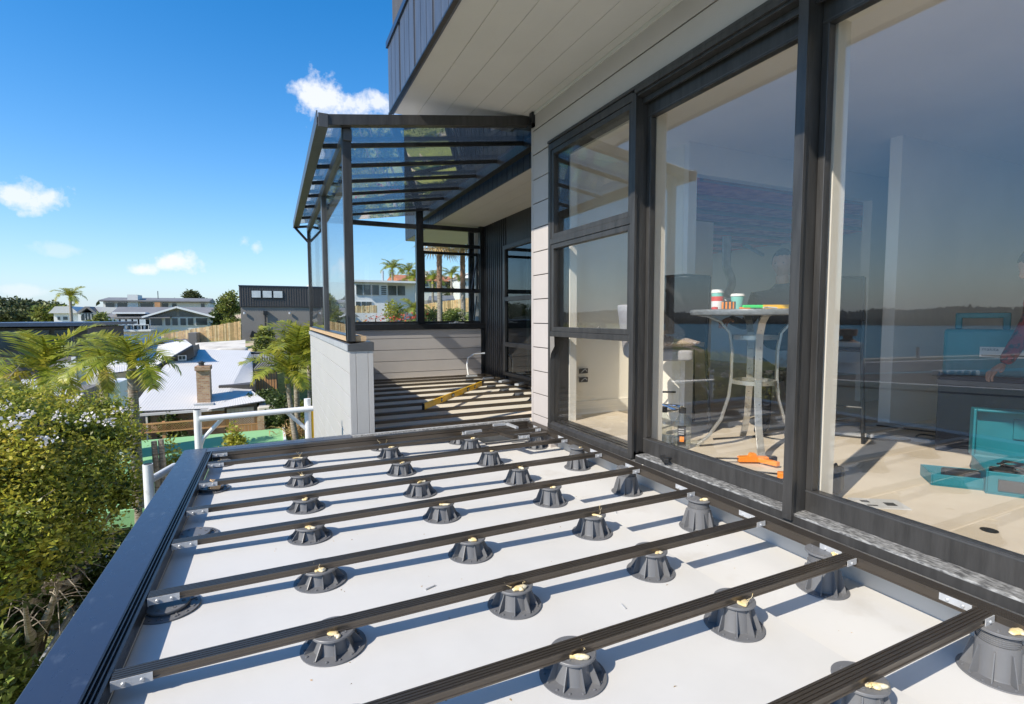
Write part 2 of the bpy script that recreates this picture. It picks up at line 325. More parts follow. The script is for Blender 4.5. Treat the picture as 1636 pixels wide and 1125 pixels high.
def put(name, me, parent=None, origin=None, bevel=0, kind=None, tagv=None):
    o = bpy.data.objects.new(name, me); COL.objects.link(o)
    if parent is not None: o.parent = parent; ORG[o.name] = ORG[parent.name]
    elif origin is not None: o.location = origin; ORG[o.name] = Vector(origin)
    else: ORG[o.name] = Vector((0, 0, 0))
    if bevel:
        b = o.modifiers.new('edge', 'BEVEL'); b.width = bevel; b.segments = 2; b.limit_method = 'ANGLE'; b.harden_normals = False
    if kind: o['kind'] = kind
    if tagv: tag(o, *tagv)
    return o
def B(*a): return MB().box(*a)
def npmesh(name, V, Fq, material, per=4):
    me = bpy.data.meshes.new(name); V = np.asarray(V, np.float32); nf = len(Fq)
    me.vertices.add(len(V)); me.vertices.foreach_set('co', V.ravel())
    me.loops.add(nf*per); me.loops.foreach_set('vertex_index', np.asarray(Fq, np.int32).ravel())
    me.polygons.add(nf); me.polygons.foreach_set('loop_start', np.arange(0, nf*per, per, dtype=np.int32))
    me.update(calc_edges=True); me.validate(); me.materials.append(MATS[material]); return me
def copy_tree(o, loc, rz=None, **t):
    c = o.copy(); COL.objects.link(c); c.location = loc; ORG[c.name] = Vector(loc)
    if rz is not None: c.rotation_euler.z = rz
    for k, v in t.items(): c[k] = v
    for ch in list(o.children):
        d = ch.copy(); COL.objects.link(d); d.parent = c
        for g in list(ch.children):
            e = g.copy(); COL.objects.link(e); e.parent = d
    return c
ORD = ['first', 'second', 'third', 'fourth', 'fifth', 'sixth', 'seventh', 'eighth', 'ninth', 'tenth', 'eleventh', 'twelfth']
# ================================================================ terrain, sea, far shore
CTRL = np.array([(-2, 3, -4.6), (4, 3, -4.6), (0, -10, -4.8), (-10, 2, -5.2), (-6, 8, -4.9), (-2, 10, -4.75), (3, 10, -4.5), (0, 16, -4.4), (-5, 17, -4.5), (2, 19, -4.15), (1.5, 17, -4.2), (-1.5, 19, -4.3), (.5, 20.5, -4.1), (5, 14, -3.6), (8, 12, -2.6),
                 (-10, 14, -6.0), (-4, 23, -6.6), (-9, 23, -6.8), (1, 24, -5.0), (1.6, 30, -4.2), (6, 20, -1.9), (9, 24, -.75), (14, 25, -.1), (13, 33, .15), (8, 34, -.9), (4, 32, -2.4),
                 (-6, 33, -4.6), (-12, 33, -5.0), (-2, 40, -3.2), (5, 45, -1.4), (12, 46, -.1), (20, 45, 1.2), (-8, 50, -3.0), (-16, 55, -2.8), (-4, 60, -1.9), (-12, 66, -1.6), (-18, 75, -1.2), (-10, 85, .6), (0, 85, .9),
                 (15, 70, 1.2), (30, 70, 2.5), (40, 30, 1.5), (-25, 80, -1.5), (-20, 100, -.5), (0, 140, 1), (40, 140, 2.5), (-40, 20, -12), (-30, 40, -9), (-40, 60, -10), (-30, -20, -9), (-60, 90, -10), (20, -20, -4), (-20, 25, -7.2), (0, 300, -8), (80, 200, -6)], float)
def terrain_z(x, y):
    x = np.asarray(x, float); y = np.asarray(y, float)
    d2 = (x[..., None]-CTRL[:, 0])**2+(y[..., None]-CTRL[:, 1])**2
    w = 1/(d2+1.2)**1.5; z = (w*CTRL[:, 2]).sum(-1)/w.sum(-1)
    t = np.clip((-x-.62*y-26)/26, 0, 1); t = t*t*(3-2*t)
    far = np.clip((np.hypot(x, y)-330)/300, 0, 1)
    z = z*(1-t)+(-17.5)*t
    return z*(1-far)+(-17.5)*far
def gz(x, y): return float(terrain_z(np.array([x]), np.array([y]))[0])
gx = np.concatenate([-np.geomspace(2000, 60, 26), np.linspace(-58, 44, 150), np.geomspace(48, 2000, 22)]); gy = np.concatenate([-np.geomspace(1500, 30, 16), np.linspace(-28, 110, 190), np.geomspace(115, 2500, 26)])
GX, GY = np.meshgrid(gx, gy); GZ = terrain_z(GX, GY)
GZ = GZ+.05*np.sin(GX*1.9+GY*.7)*np.sin(GY*1.3)
Vt = np.stack([GX, GY, GZ], -1).reshape(-1, 3); nx = len(gx); ny = len(gy)
ii, jj = np.meshgrid(np.arange(nx-1), np.arange(ny-1)); k = (jj*nx+ii).ravel()
me = npmesh('ground', Vt, np.stack([k, k+1, k+nx+1, k+nx], 1), 'terrain'); me.polygons.foreach_set('use_smooth', [True]*len(me.polygons)); put('ground', me, kind='structure')
put('sea', MB().quad((-2400, -1500, -14.2), (2400, -1500, -14.2), (2400, 2600, -14.2), (-2400, 2600, -14.2)).mesh('sea', 'sea'), kind='structure')
# wooded far shore across the water (seen mirrored in the glass)
fs = MB(); nseg = 900; V = []; Fq = []
for i in range(nseg+1):
    a = R(-100)+R(112)*i/nseg; rad = 1020+60*math.sin(a*7)+30*math.sin(a*19)
    for j, (rr, hh) in enumerate([(0, -16), (6, -7), (40, -2), (110, 8), (200, 13), (330, -16)]):
        h = hh
        if 1 <= j <= 4: h += 2.2*math.sin(a*23+j)+1.6*math.sin(a*71+2*j)+RNG.normal()*1.0*(1 if j < 4 else 1.8)
        V.append(((rad+rr)*math.sin(a), (rad+rr)*math.cos(a), h))
for i in range(nseg):
    for j in range(5): k = i*6+j; Fq.append((k, k+1, k+7, k+6))
put('far_hills', npmesh('far_hills', V, Fq, 'far_shore'), kind='structure')

# ================================================================ deck: membrane floor
JZ = -1.05                                 # top of the joists
def floor_z(x):                            # membrane falls gently to the house, then drops into the gutter
    return -1.125-.03*(x+.47) if x < 1.775 else -1.255
m = MB().use('membrane')
xs = [-.47, .2, .9, 1.5, 1.773]
for a, b in zip(xs[:-1], xs[1:]): m.quad((a, -3.2, floor_z(a)), (b, -3.2, floor_z(b)), (b, 4.70, floor_z(b)), (a, 4.70, floor_z(a)))
m.quad((1.773, -3.2, floor_z(1.77)), (1.79, -3.2, -1.255), (1.79, 4.70, -1.255), (1.773, 4.70, floor_z(1.77)))
m.use('membrane_dirty').quad((1.79, -3.2, -1.255), (2.46, -3.2, -1.255), (2.46, 4.70, -1.255), (1.79, 4.70, -1.255))
m.use('membrane').quad((2.46, -3.2, -1.255), (2.46, -3.2, -1.06), (2.46, 4.70, -1.06), (2.46, 4.70, -1.255))
m.quad((-.47, -3.2, -1.12), (-.47, 4.7, -1.12), (-.485, 4.7, -1.06), (-.485, -3.2, -1.06)); m.quad((-.47, 4.70, -1.3), (-.47, 4.70, -1.05), (2.4, 4.70, -1.05), (2.4, 4.70, -1.3))
put('deck_floor', m.mesh('deck_floor', None), kind='structure')
put('far_deck_floor', B(.80, 3.62, 4.74, 9.0, -1.20, -1.145).mesh('far_deck_floor', 'plywood'), kind='structure')
# the storey below the deck
lb = thing('basement_walls', 'pale weatherboard basement wall standing under the deck', 'wall', (0, 0, -4.7))
B(-.62, 2.6, -3.2, 4.72, -4.9, -1.32).build('wall', 'board_light', lb); B(.62, 3.6, 4.75, 10.0, -4.9, -1.27).build('wall', 'board_light', lb)

# fascia capping with its grooved track
fc = thing('fascia_capping', 'wide blue grey metal capping along the left edge of the deck', 'capping', (-.6, 1, -1.05))
B(-.675, -.515, -3.2, 4.735, -1.062, -1.05).build('top_plate', 'cap_metal', fc, bevel=.003); B(-.675, -.668, -3.2, 4.735, -1.32, -1.062).build('face_plate', 'cap_metal', fc)
prof = [(-.515, -1.06), (-.515, -1.048), (-.510, -1.048), (-.510, -1.058), (-.502, -1.058), (-.502, -1.047), (-.498, -1.047), (-.498, -1.062), (-.488, -1.062), (-.488, -1.047), (-.484, -1.047), (-.484, -1.058), (-.477, -1.058), (-.477, -1.050), (-.467, -1.050), (-.467, -1.105), (-.515, -1.105)]
MB().prism(prof, 'y', -3.2, 4.60).build('edge_track', 'black_metal', fc)
fb = thing('rear_fascia_capping', 'blue grey metal capping along the far edge of the white deck', 'capping', (.1, 4.6, -1.05))
B(-.513, .60, 4.60, 4.735, -1.062, -1.051).build('top_plate', 'cap_metal', fb, bevel=.003); B(.60, 2.36, 4.60, 4.70, -1.075, -1.058).build('top_plate', 'dusty_sill', fb)

# ---------------------------------------------------------------- joists
def joist_profile(w=.026, h=.027):
    r = [(-w, 0), (-w, -.007), (-w+.003, -.009), (-w+.003, -h+.007), (-w, -h+.005), (-w, -h), (w, -h), (w, -h+.005), (w-.003, -h+.007), (w-.003, -.009), (w, -.007), (w, 0)]
    for a in (w*.72, w*.28, -w*.16, -w*.60): r += [(a, 0), (a, -.003), (a-.0035, -.003), (a-.0035, 0)]
    return r
def bracket_mesh():
    b = MB(); b.use('galvanised'); b.box(0, .100, -.003, 0, -.029, -.002); b.box(-.003, 0, -.003, .03, -.034, -.002)
    for sx in (.028, .074): b.lathe([(0, 0), (.0062, .001), (.0062, .004), (.004, .006)], (sx, 0, 0), 8)
    # screws point towards -y
    n = 2*32
    b.v = [v if i < len(b.v)-n else (v[0]-0, -.003-v[2], -.0155+(v[1])) for i, v in enumerate(b.v)]
    return b.mesh('bracket', None, smooth=False)
BR_L = bracket_mesh()
def bracket_house_mesh(part):
    b = MB().use('galvanised')
    b.box(-.06, 0, -.003, 0, -.028, -.002) if part == 0 else b.box(-.0035, 0, .064, .165, -.030, -.003)
    for (x, y) in ((-.035, 0), ) if part == 0 else ():
        b.lathe([(0, 0), (.0062, .001), (.0062, .004), (.004, .006)], (0, 0, 0), 8); n = 32
        b.v = [v if i < len(b.v)-n else (v[0]-.035, -.003-v[2], -.0155+v[1]) for i, v in enumerate(b.v)]
    for yy in (.090, .138) if part else ():
        b.lathe([(0, 0), (.0062, .001), (.0062, .004), (.004, .006)], (0, 0, 0), 8); n = 32
        b.v = [v if i < len(b.v)-n else (-.0035-v[2], yy+v[0], -.019+v[1]) for i, v in enumerate(b.v)]
    return b.mesh('bracket', None)
BR_R = bracket_house_mesh(0); BR_W = bracket_house_mesh(1)
JOISTS = [.875, 1.345, 1.80, 2.285, 2.795, 3.245, 3.755, 4.235]
JX0, JX1 = -.462, 2.268
jm = MB().prism(joist_profile(), 'x', JX0, JX1).mesh('joist', 'joist_metal')
for i, y in enumerate(JOISTS):
    lab = f'dark metal deck joist over the white floor, {ORD[i]} from the camera' if i < 7 else 'dark metal deck joist lying just before the far edge bearer'
    o = put('deck_joist', jm, origin=(0, y, JZ)); tag(o, lab, 'joist', 'deck joists across the white floor')
    for nm, me, x in (('bracket', BR_L, JX0+.003), ('bracket', BR_R, JX1-.001), ('bearer_bracket', BR_W, JX1+.006)):
        b = put(nm, me); b.parent = o; b.location = (x, -.0265, 0)
ej = thing('rear_bearer', 'deep dark metal bearer along the far edge of the white deck', 'bearer', (.9, 4.55, JZ))
MB().prism([(y+4.555, z+JZ) for y, z in joist_profile()], 'x', JX0, 2.30).build('rail', 'joist_metal', ej)
B(JX0, 2.30, 4.53, 4.578, -1.12, -1.082).build('lower_rail', 'joist_metal', ej)
b = put('bracket', BR_L); b.parent = ej; b.location = (JX0+.003-.9, 4.523-4.55, -.002)
wb = thing('wall_bearer', 'dark metal bearer running along the wall under the door sill', 'bearer', (2.3, 1.5, JZ))
MB().prism([(x+2.305, z+JZ) for x, z in joist_profile(.034, .045)], 'y', -3.2, 4.50).build('rail', 'joist_metal', wb)
# short pieces near the pier and the house corner
for (x0, x1, y, lab) in [(1.55, 2.05, 4.40, 'short dark joist offcut lying at the far end of the white deck'), (1.95, 2.24, 4.05, 'short joist piece between the last joist and the wall bearer')]:
    o = put('joist_offcut', MB().prism(joist_profile(), 'x', x0-(x0+x1)/2, x1-(x0+x1)/2).mesh('joist_offcut', 'joist_metal'), origin=((x0+x1)/2, y, JZ-.001)); tag(o, lab, 'joist', 'joist offcuts')
    b = put('bracket', BR_L); b.parent = o; b.location = (x0-(x0+x1)/2, -.0265, 0)
o = put('cross_piece', MB().prism(joist_profile(), 'y', -.21, .21).mesh('cross_piece', 'joist_metal'), origin=(1.86, 4.22, JZ+.004)); o.rotation_euler.z = R(14)
tag(o, 'short dark cross piece laid over the last joists by the house corner', 'joist')
for (x0, y, l, r_, lab) in [(1.62, 4.30, .16, 4, 'loose pale bracket strip by the joist offcut'), (2.04, 4.37, .20, 95, 'pale metal strip by the house corner'), (1.95, 4.47, .13, 2, 'small pale packer on the far bearer')]:
    o = put('metal_strip', B(-l/2, l/2, -.014, .014, 0, .02).mesh('metal_strip', 'galvanised'), origin=(x0, y, JZ+.002)); o.rotation_euler.z = R(r_); tag(o, lab, 'bracket')

# ---------------------------------------------------------------- pedestals
def glue_mesh(seed, s=1.0):
    rr = random.Random(seed); bm = bmesh.new()
    for k in range(rr.randint(3, 5)):
        r = rr.uniform(.006, .014)*s; c = Vector((rr.uniform(-.02, .02), rr.uniform(-.012, .006), r*.4))
        mt = Matrix.Translation(c) @ Matrix.Rotation(rr.uniform(0, 3), 4, 'Z') @ Matrix.Diagonal((rr.uniform(1.0, 2.4), 1, rr.uniform(.4, .8), 1))
        bmesh.ops.create_icosphere(bm, subdivisions=2, radius=r, matrix=mt)
    for v in bm.verts: v.co += Vector((rr.uniform(-1, 1), rr.uniform(-1, 1), rr.uniform(-1, 1)))*.0018
    me = bpy.data.meshes.new('glue'); bm.to_mesh(me); bm.free(); me.materials.append(MATS['glue']); me.polygons.foreach_set('use_smooth', [True]*len(me.polygons)); return me
GLUES = [glue_mesh(i) for i in range(5)]
def wisp_mesh(seed):
    rr = random.Random(seed); m = MB()
    for k in range(2):
        x = rr.uniform(-.03, .03); pts = [(x, -.005, 0)]
        for j in range(5): pts.append((pts[-1][0]+rr.uniform(-.012, .012), pts[-1][1]+rr.uniform(-.008, .008), pts[-1][2]+rr.uniform(.002, .012)))
        m.tube(pts, .0009, 4)
    return m.mesh('string', 'glue')
WISPS = [wisp_mesh(i) for i in range(9)]
PCACHE = {}
def ped_meshes(h):
    key = round(h, 3)
    if key in PCACHE: return PCACHE[key]
    base = MB().lathe([(0, 0), (.108, 0), (.110, .002), (.109, .005), (.074, .0062), (.066, .007), (0, .007)], n=40, cap=False)
    for k in range(14):
        a = 2*math.pi*k/14+.1; base.lathe([(.0048, .005), (.0046, .0085), (.003, .0095)], (.094*math.cos(a), .094*math.sin(a), 0), 7)
    tall = h > .12; hb = h-.012-(.040 if tall else 0)
    rt_ = .063 if tall else .057; body = MB().lathe([(.068, .006), (.065, .012), (rt_, hb), (.050, hb)], n=32, cap=False)
    if tall:
        z = hb; pr = [(.054, z)]
        while z < h-.012: pr += [(.0590, z+.0015), (.0590, z+.004), (.0560, z+.0055)]; z += .007
        body.lathe(pr, n=32, cap=False)
    rib = MB(); t = .0016; hr = hb*(.94 if not tall else .85)
    pts = [(.050, .006), (.097, .006), (.097, .010), (rt_+.008, hr), (.050, hr)]
    rib.prism(pts, 'y', -t, t)
    zt = h-.012; plate = MB().lathe([(.054, zt), (.070, zt+.001), (.075, zt+.004), (.075, zt+.010), (.073, zt+.012), (.040, zt+.0118), (0, zt+.0118)], n=36, cap=False)
    for k in range(6):
        a = 2*math.pi*k/6+.4; plate.lathe([(.0075, zt+.011), (.007, zt+.0138), (.0045, zt+.0138), (.004, zt+.0122)], (.052*math.cos(a), .052*math.sin(a), 0), 8)
    r = (base.mesh('base', 'plastic', smooth=True), body.mesh('body', 'plastic', smooth=True), rib.mesh('rib', 'plastic'), plate.mesh('top_plate', 'plastic', smooth=True)); PCACHE[key] = r; return r
def pedestal(x, y, lab, top=None, nrib=9, glue=True, seed=0, group='support pedestals under the deck joists'):
    top = JZ-.0275 if top is None else top; zf = floor_z(x) if y < 4.72 else -1.145
    h = top-zf; r = thing('support_pedestal', lab, 'pedestal', (x, y, zf+.0005), group, rz=random.Random(seed).uniform(-.4, .4))
    a, b, c, d = ped_meshes(h)
    for nm, me in (('base', a), ('body', b), ('top_plate', d)): put(nm, me, r).location = (0, 0, 0)
    for k in range(nrib):
        o = put('rib', c, r); o.rotation_euler.z = 2*math.pi*k/nrib
    if glue:
        rz = -r.rotation_euler.z; g = put('glue_blob', GLUES[seed % 5], r); g.location = (math.sin(rz)*.045, -.045*math.cos(rz), h+.0005); g.rotation_euler.z = rz
        g.scale = (random.uniform(.6, 1.3), random.uniform(.6, 1.2), random.uniform(.6, 1.2)); g.rotation_euler.z += random.uniform(-1, 1)
        if random.random() < .5: g = put('glue_string', WISPS[seed % 9], r); g.location = (math.sin(rz)*.040, -.040*math.cos(rz), h+.004); g.rotation_euler.z = random.uniform(0, 6); g.scale.z = random.uniform(.5, 1.2)
    return r
n = 0
cols = [(.15, 'short'), (.845, 'squat'), (1.56, 'ribbed')]
for ri, y in enumerate(JOISTS):
    for ci, (x, w) in enumerate(cols):
        if ri == 0 and ci < 2: continue
        where = f'{ORD[ri]} joist from the camera' if ri < 7 else 'last joist before the far bearer'
        pos = ['nearest the blue capping', 'mid deck', 'by the gutter step'][ci]
        pedestal(x+random.uniform(-.014, .014), y+random.uniform(.0, .02), f'{w} pedestal under the {where}, {pos}', seed=n); n += 1
for ci, (x, w) in enumerate([(.12, 'low'), (.85, 'low'), (1.57, 'low')]):
    pedestal(x, 4.53, f'low grey pedestal under the far edge bearer, {["left of the white pier", "just right of the pier", "near the house corner"][ci]}', top=JZ-.072, seed=n); n += 1
for k, y in enumerate([.83, 1.46, 2.22, 2.90, 3.56, 4.30]):
    pedestal(2.262, y, f'tall grey pedestal in the gutter under the wall bearer, {ORD[k]} from the camera' if k else 'tallest looking pedestal at the lower right, in the gutter by the door sill', seed=n, group='tall pedestals along the house wall'); n += 1
for k, y in enumerate([2.30, 3.02, 3.82, 4.47]):
    pedestal(-.405, y, f'flat pedestal pushed under the left edge track, {ORD[k]} from the camera', top=JZ-.055, seed=n, glue=k > 1, group='pedestals along the left capping'); n += 1
o = put('cardboard_scrap', B(-.03, .03, -.022, .022, 0, .05).mesh('cardboard_scrap', 'timber'), origin=(-.385, 3.76, -1.10)); o.rotation_euler = (.2, .3, .5); tag(o, 'small cardboard scrap on the pedestal by the left track', 'scrap')

# ---------------------------------------------------------------- far deck joists
fj = MB().prism(joist_profile(.022, .034), 'x', -1.36, 1.36).mesh('joist', 'joist_metal')
ys = [4.87, 5.24, 5.66, 6.12, 6.58, 7.04, 7.50, 7.96, 8.40, 8.76]
for i, y in enumerate(ys):
    o = put('far_deck_joist', fj, origin=(.83+1.36, y, JZ)); tag(o, f'thin dark joist of the covered deck, {ORD[i]} beyond the white pier' if i < 9 else 'thin dark joist of the covered deck lying against the far wall', 'joist', 'joists of the covered deck')
o = put('far_wall_bearer', MB().prism([(x, z) for x, z in joist_profile()], 'y', -1.9, 1.9).mesh('bearer', 'joist_metal'), origin=(3.56, 6.95, JZ+.001)); tag(o, 'dark bearer of the covered deck beside the dark wall', 'bearer')
for i, y in enumerate([5.66, 6.12, 6.58, 7.04, 7.50, 7.96, 8.40]):
    pedestal(3.22-.02*i, y, f'dark pedestal under the covered deck by the dark wall, {ORD[i]} from the corner', top=JZ-.036, seed=60+i, glue=False, group='pedestals by the dark wall')
for i, (x, y) in enumerate([(3.15, 8.42), (3.28, 7.98), (3.36, 7.5), (3.42, 7.05), (3.46, 6.6)]):
    o = put('plastic_packer', B(-.09, .09, -.035, .035, 0, .03).mesh('plastic_packer', 'galvanised'), origin=(x, y, JZ+.001)); o.rotation_euler.z = .2*i; tag(o, f'pale plastic packer on the covered deck joists, {ORD[i]} from the far wall', 'packer', 'packers by the dark wall')

# spirit level
pa, pb = atZ(677, 655, JZ), atZ(769, 617, JZ); pa = Vector(pa); pb = Vector(pb); d = pb-pa; L = d.length; ang = math.atan2(d.y, d.x)
lv = thing('spirit_level', 'long yellow spirit level standing on edge across the covered deck joists', 'spirit level', (pa.x, pa.y, JZ+.002), rz=ang)
ORG[lv.name] = Vector((0, 0, 0))
B(0, L, -.012, .012, 0, .072).build('body', 'yellow_paint', lv, bevel=.002)
for x in (-.02, L): B(x, x+.02, -.014, .014, -.001, .073).build('end_cap', 'black_rubber', lv, bevel=.002)
for f in (.42, .70):
    w = B(L*f-.045, L*f+.045, -.0145, .0145, .016, .060).build('vial_window', 'black_rubber', lv); B(L*f-.032, L*f+.032, -.0165, .0165, .024, .052).build('vial', 'paper', w)
for f in (.24, .84):
    m = MB().lathe([(0, -.0145), (.026, -.0145), (.026, .0145), (0, .0145)], n=20, cap=False); m.v = [(v[0]+L*f, v[2], v[1]+.036) for v in m.v]; w = m.build('round_vial', 'black_rubber', lv)
    m = MB().lathe([(0, -.0165), (.014, -.0165), (.014, .0165), (0, .0165)], n=16, cap=False); m.v = [(v[0]+L*f, v[2], v[1]+.036) for v in m.v]; m.build('vial', 'paper', w)
MB().tube([(3.20, 8.70, -1.13), (3.17, 8.72, -.86), (3.20, 8.73, -.74), (3.30, 8.74, -.68), (3.52, 8.72, -.66)], .016, 8).build('white_cable', 'porcelain', origin=(3.2, 8.7, -1.1), smooth=True, tagv=('white cable bending up out of the covered deck by the far wall', 'cable'))
# ================================================================ the house
XF = 2.36                                   # face of the weatherboards
HS = thing('house', 'modern house with grey weatherboards, black joinery and a deep soffit', 'house', (3.0, 0, -1.05))
# corner and window-side wall: weatherboards as pieces
w1 = B(XF+.02, XF+.14, 4.22, 4.575, -1.30, 2.0).build('wall', 'board_paint', HS)
zb = [-1.06, -.975, -.760, -.533, -.298, -.062, .176, .410, .638, .868, 1.106, 1.338, 1.575]
def plank(wall, x0, x1, y0, y1, z0, z1, mt='board_paint'): return B(x0, x1, y0, y1, z0+.003, z1-.005).build('plank', mt, wall, bevel=.0025)
for a, b in zip(zb[:-1], zb[1:]): plank(w1, XF, XF+.022, 4.205, 4.548, a, b)
B(XF-.002, XF+.02, 4.551, 4.580, -1.06, 1.98).build('corner_trim', 'board_paint', w1); B(XF+.02, 3.60, 4.575, 4.60, -1.3, 2.0).build('return_wall', 'board_paint', w1)
B(XF+.014, XF+.02, 4.205, 4.55, -1.06, 1.98).build('shadow_gap', 'black_rubber', w1)
w2 = B(XF+.02, XF+.14, -4, 4.22, 1.59, 2.0).build('wall', 'board_paint', HS)
plank(w2, XF, XF+.022, -4, 4.548, 1.578, 1.806); plank(w2, XF, XF+.022, -4, 4.548, 1.809, 1.972)
B(XF-.012, XF+.02, -4, 4.58, 1.952, 1.978).build('soffit_trim', 'soffit_paint', w2); B(XF+.014, XF+.02, -4, 4.205, 1.58, 1.98).build('shadow_gap', 'black_rubber', w2)
w3 = B(XF+.02, XF+.2, -4, -1.36, -1.3, 1.59).build('wall', 'board_paint', HS)
# soffit in long planks and dark board fascia above it
sf = B(1.105, XF+.05, -4, 5.12, 1.992, 2.02).build('soffit', 'black_rubber', HS)
xs = [1.112, 1.343, 1.577, 1.809, 2.042, 2.275, XF]
for a, b in zip(xs[:-1], xs[1:]): B(a+.0015, b-.0015, -4, 5.108, 1.980, 1.991).build('plank', 'soffit_paint', sf, bevel=.001)
us = B(1.13, 9.2, -4, 5.10, 2.02, 4.9).build('upper_sun_block', 'house_dark', HS)  # solid mass over the rooms, added to block the sun
fa = B(1.094, 1.13, -4, 5.12, 1.972, 2.60).build('fascia', 'fascia_board', HS)
y = 5.115; k = 0
while y > -1.0:
    B(1.082, 1.095, y-.150, y-.006, 1.978, 2.60).build('board', 'fascia_board', fa); k += 1; y -= .155 if k % 3 else .205
B(1.066, 1.135, -4, 5.13, 2.585, 2.64).build('top_trim', 'cap_metal', fa); B(1.078, 1.112, -4, 5.125, 1.966, 1.980).build('drip_edge', 'black_metal', fa)

# ---- window with two sashes and a fixed light, 2.97 .. 4.20
wn_ = MB().box(2.338, 2.54, 4.160, 4.203, -1.03, 1.575).box(2.338, 2.54, 2.99, 4.160, 1.515, 1.575).box(2.338, 2.46, 2.99, 4.160, .665, .715).box(2.338, 2.46, 2.99, 4.160, -.180, -.135).build('window', 'frame_metal', HS, bevel=.002)
MB().prism([(2.335, -1.045), (2.335, -1.005), (2.36, -.985), (2.375, -.985), (2.375, -1.0), (2.41, -.997), (2.41, -.985), (2.425, -.985), (2.425, -.998), (2.46, -.995), (2.46, -.985), (2.475, -.985), (2.475, -.998), (2.54, -.99), (2.54, -1.045)], 'y', 2.955, 4.203).build('sill_track', 'frame_metal', wn_)
def sash(x, y0, y1, z0, z1, w=.042, parent=None, pane='window_glass', d=.045, material='frame_metal'):
    f = MB().box(x, x+d, y0, y0+w, z0, z1).box(x, x+d, y1-w, y1, z0, z1).box(x, x+d, y0+w, y1-w, z0, z0+w).box(x, x+d, y0+w, y1-w, z1-w, z1).build('sash', material, parent, bevel=.003)
    B(x+d*.6, x+d*.6+.006, y0+w*.8, y1-w*.8, z0+w*.8, z1-w*.8).build('pane', pane, parent)
sash(2.345, 2.992, 4.158, .716, 1.513, parent=wn_); sash(2.345, 2.992, 4.158, -.134, .664, parent=wn_)
B(2.385, 2.391, 2.99, 4.16, -.99, -.181).build('pane', 'window_glass', wn_)
lt = MB().tube([(2.47, 3.62, -.120), (2.50, 3.60, -.085)], .007, 6).tube([(2.47, 3.95, -.12), (2.50, 3.93, -.095)], .007, 6).build('latch', 'black_metal', wn_)
# ---- mullion posts
def mullion(y0, y1):
    m = MB().box(2.332, 2.352, y0-.013, y1, -1.03, 1.56).box(2.352, 2.492, y0, y1, -1.03, 1.56).build('mullion', 'frame_metal', HS, bevel=.0015)
    for z in (-.87, -.93, -.985, 1.40, 1.46):
        q = MB().lathe([(0, 0), (.009, .001), (.008, .005), (0, .006)], n=10, cap=False); q.v = [(2.475+v[0], y0-v[2], z+v[1]) for v in q.v]; q.build('screw', 'galvanised', m, smooth=True)
mullion(2.955, 2.99); mullion(1.690, 1.728); mullion(-1.30, -1.262)
# ---- sliding doors
MB().box(2.325, 2.52, -1.3, 4.20, 1.577, 1.60).box(2.325, 2.345, -1.3, 2.955, 1.545, 1.577).box(2.345, 2.52, -1.3, 2.955, 1.530, 1.577).box(2.40, 2.42, -1.3, 2.955, 1.49, 1.53).build('door_head', 'frame_metal', HS, bevel=.002)
def door(y0, y1, x=2.445, pane='window_glass'):
    d = MB().box(x, x+.05, y0, y1, -1.0, -.888).box(x, x+.05, y0, y1, 1.400, 1.525).box(x, x+.05, y0, y0+.035, -.888, 1.400).box(x, x+.05, y1-.035, y1, -.888, 1.400).build('sliding_door', 'frame_metal', HS, bevel=.003)
    B(x-.003, x+.001, y0, y1, -.899, -.893).build('bead', 'grey_metal', d); B(x-.003, x, y0, y1, 1.411, 1.416).build('bead', 'grey_metal', d)
    B(x+.022, x+.028, y0+.03, y1-.03, -.893, 1.405).build('pane', pane, d)
door(1.730, 2.953); door(-1.26, 1.688, 2.452)
MB().prism([(2.355, -1.050), (2.355, -1.006), (2.362, -1.0), (2.56, -.998), (2.56, -1.05)], 'y', -1.36, 2.925).build('door_sill', 'dusty_sill', HS, bevel=.002)
B(2.352, 2.3555, -1.36, 2.925, -1.05, -1.008).build('sill_face', 'frame_metal', HS)
MB().box(2.465, 2.54, -4, 4.57, -1.30, -1.053).build('base_wall', 'membrane', HS)
# bracket and flashing scrap by the house corner
MB().box(2.325, 2.358, 4.50, 4.56, 1.84, 1.975).box(2.30, 2.358, 4.50, 4.53, 1.84, 1.87).build('steel_bracket', 'black_metal', HS)
sd = MB().add([(2.335, 4.16, -.18), (2.335, 4.08, -.18), (2.335, 4.14, -.34), (2.338, 4.16, -.40), (2.338, 4.08, -.27)], [(0, 1, 4), (0, 4, 2), (0, 2, 3)]).build('sealant_smear', 'house_grey', HS)

# ================================================================ rooms behind the glass
def struct(name, m, material, **k): return put(name, m.mesh(name, material), kind='structure')
struct('room_floor', MB().box(2.56, 9.2, -4, 3.60, -1.06, -1.0).box(2.54, 3.46, 3.60, 4.40, -1.06, -1.0).box(3.46, 9.2, 3.60, 4.58, -1.06, -1.0).box(3.95, 9.2, 4.58, 9.4, -1.06, -1.0), 'concrete')
struct('room_ceiling', MB().box(2.62, 9.2, -4, 3.60, 1.58, 1.70).box(2.62, 3.46, 3.6, 4.40, 1.58, 1.70), 'plaster_cool')
struct('window_reveal', MB().box(2.545, 2.62, 4.150, 4.40, -1.0, 1.70).box(2.545, 2.62, 2.99, 4.15, 1.50, 1.70).box(2.525, 2.62, 1.655, 1.725, -1.0, 1.70).box(2.525, 2.62, -4, 1.655, 1.44, 1.70).box(2.525, 2.62, 1.725, 2.99, 1.46, 1.70).box(2.525, 2.62, 2.95, 2.985, -1.0, 1.46).box(2.50, 2.62, -4, -1.3, -1.05, 1.7), 'plaster')
nook = put('nook_wall', MB().box(2.60, 3.56, 4.40, 4.55, -1.06, 1.70).box(3.46, 3.56, 3.66, 4.40, -1.0, 1.70).mesh('nook_wall', 'plaster'), kind='structure')
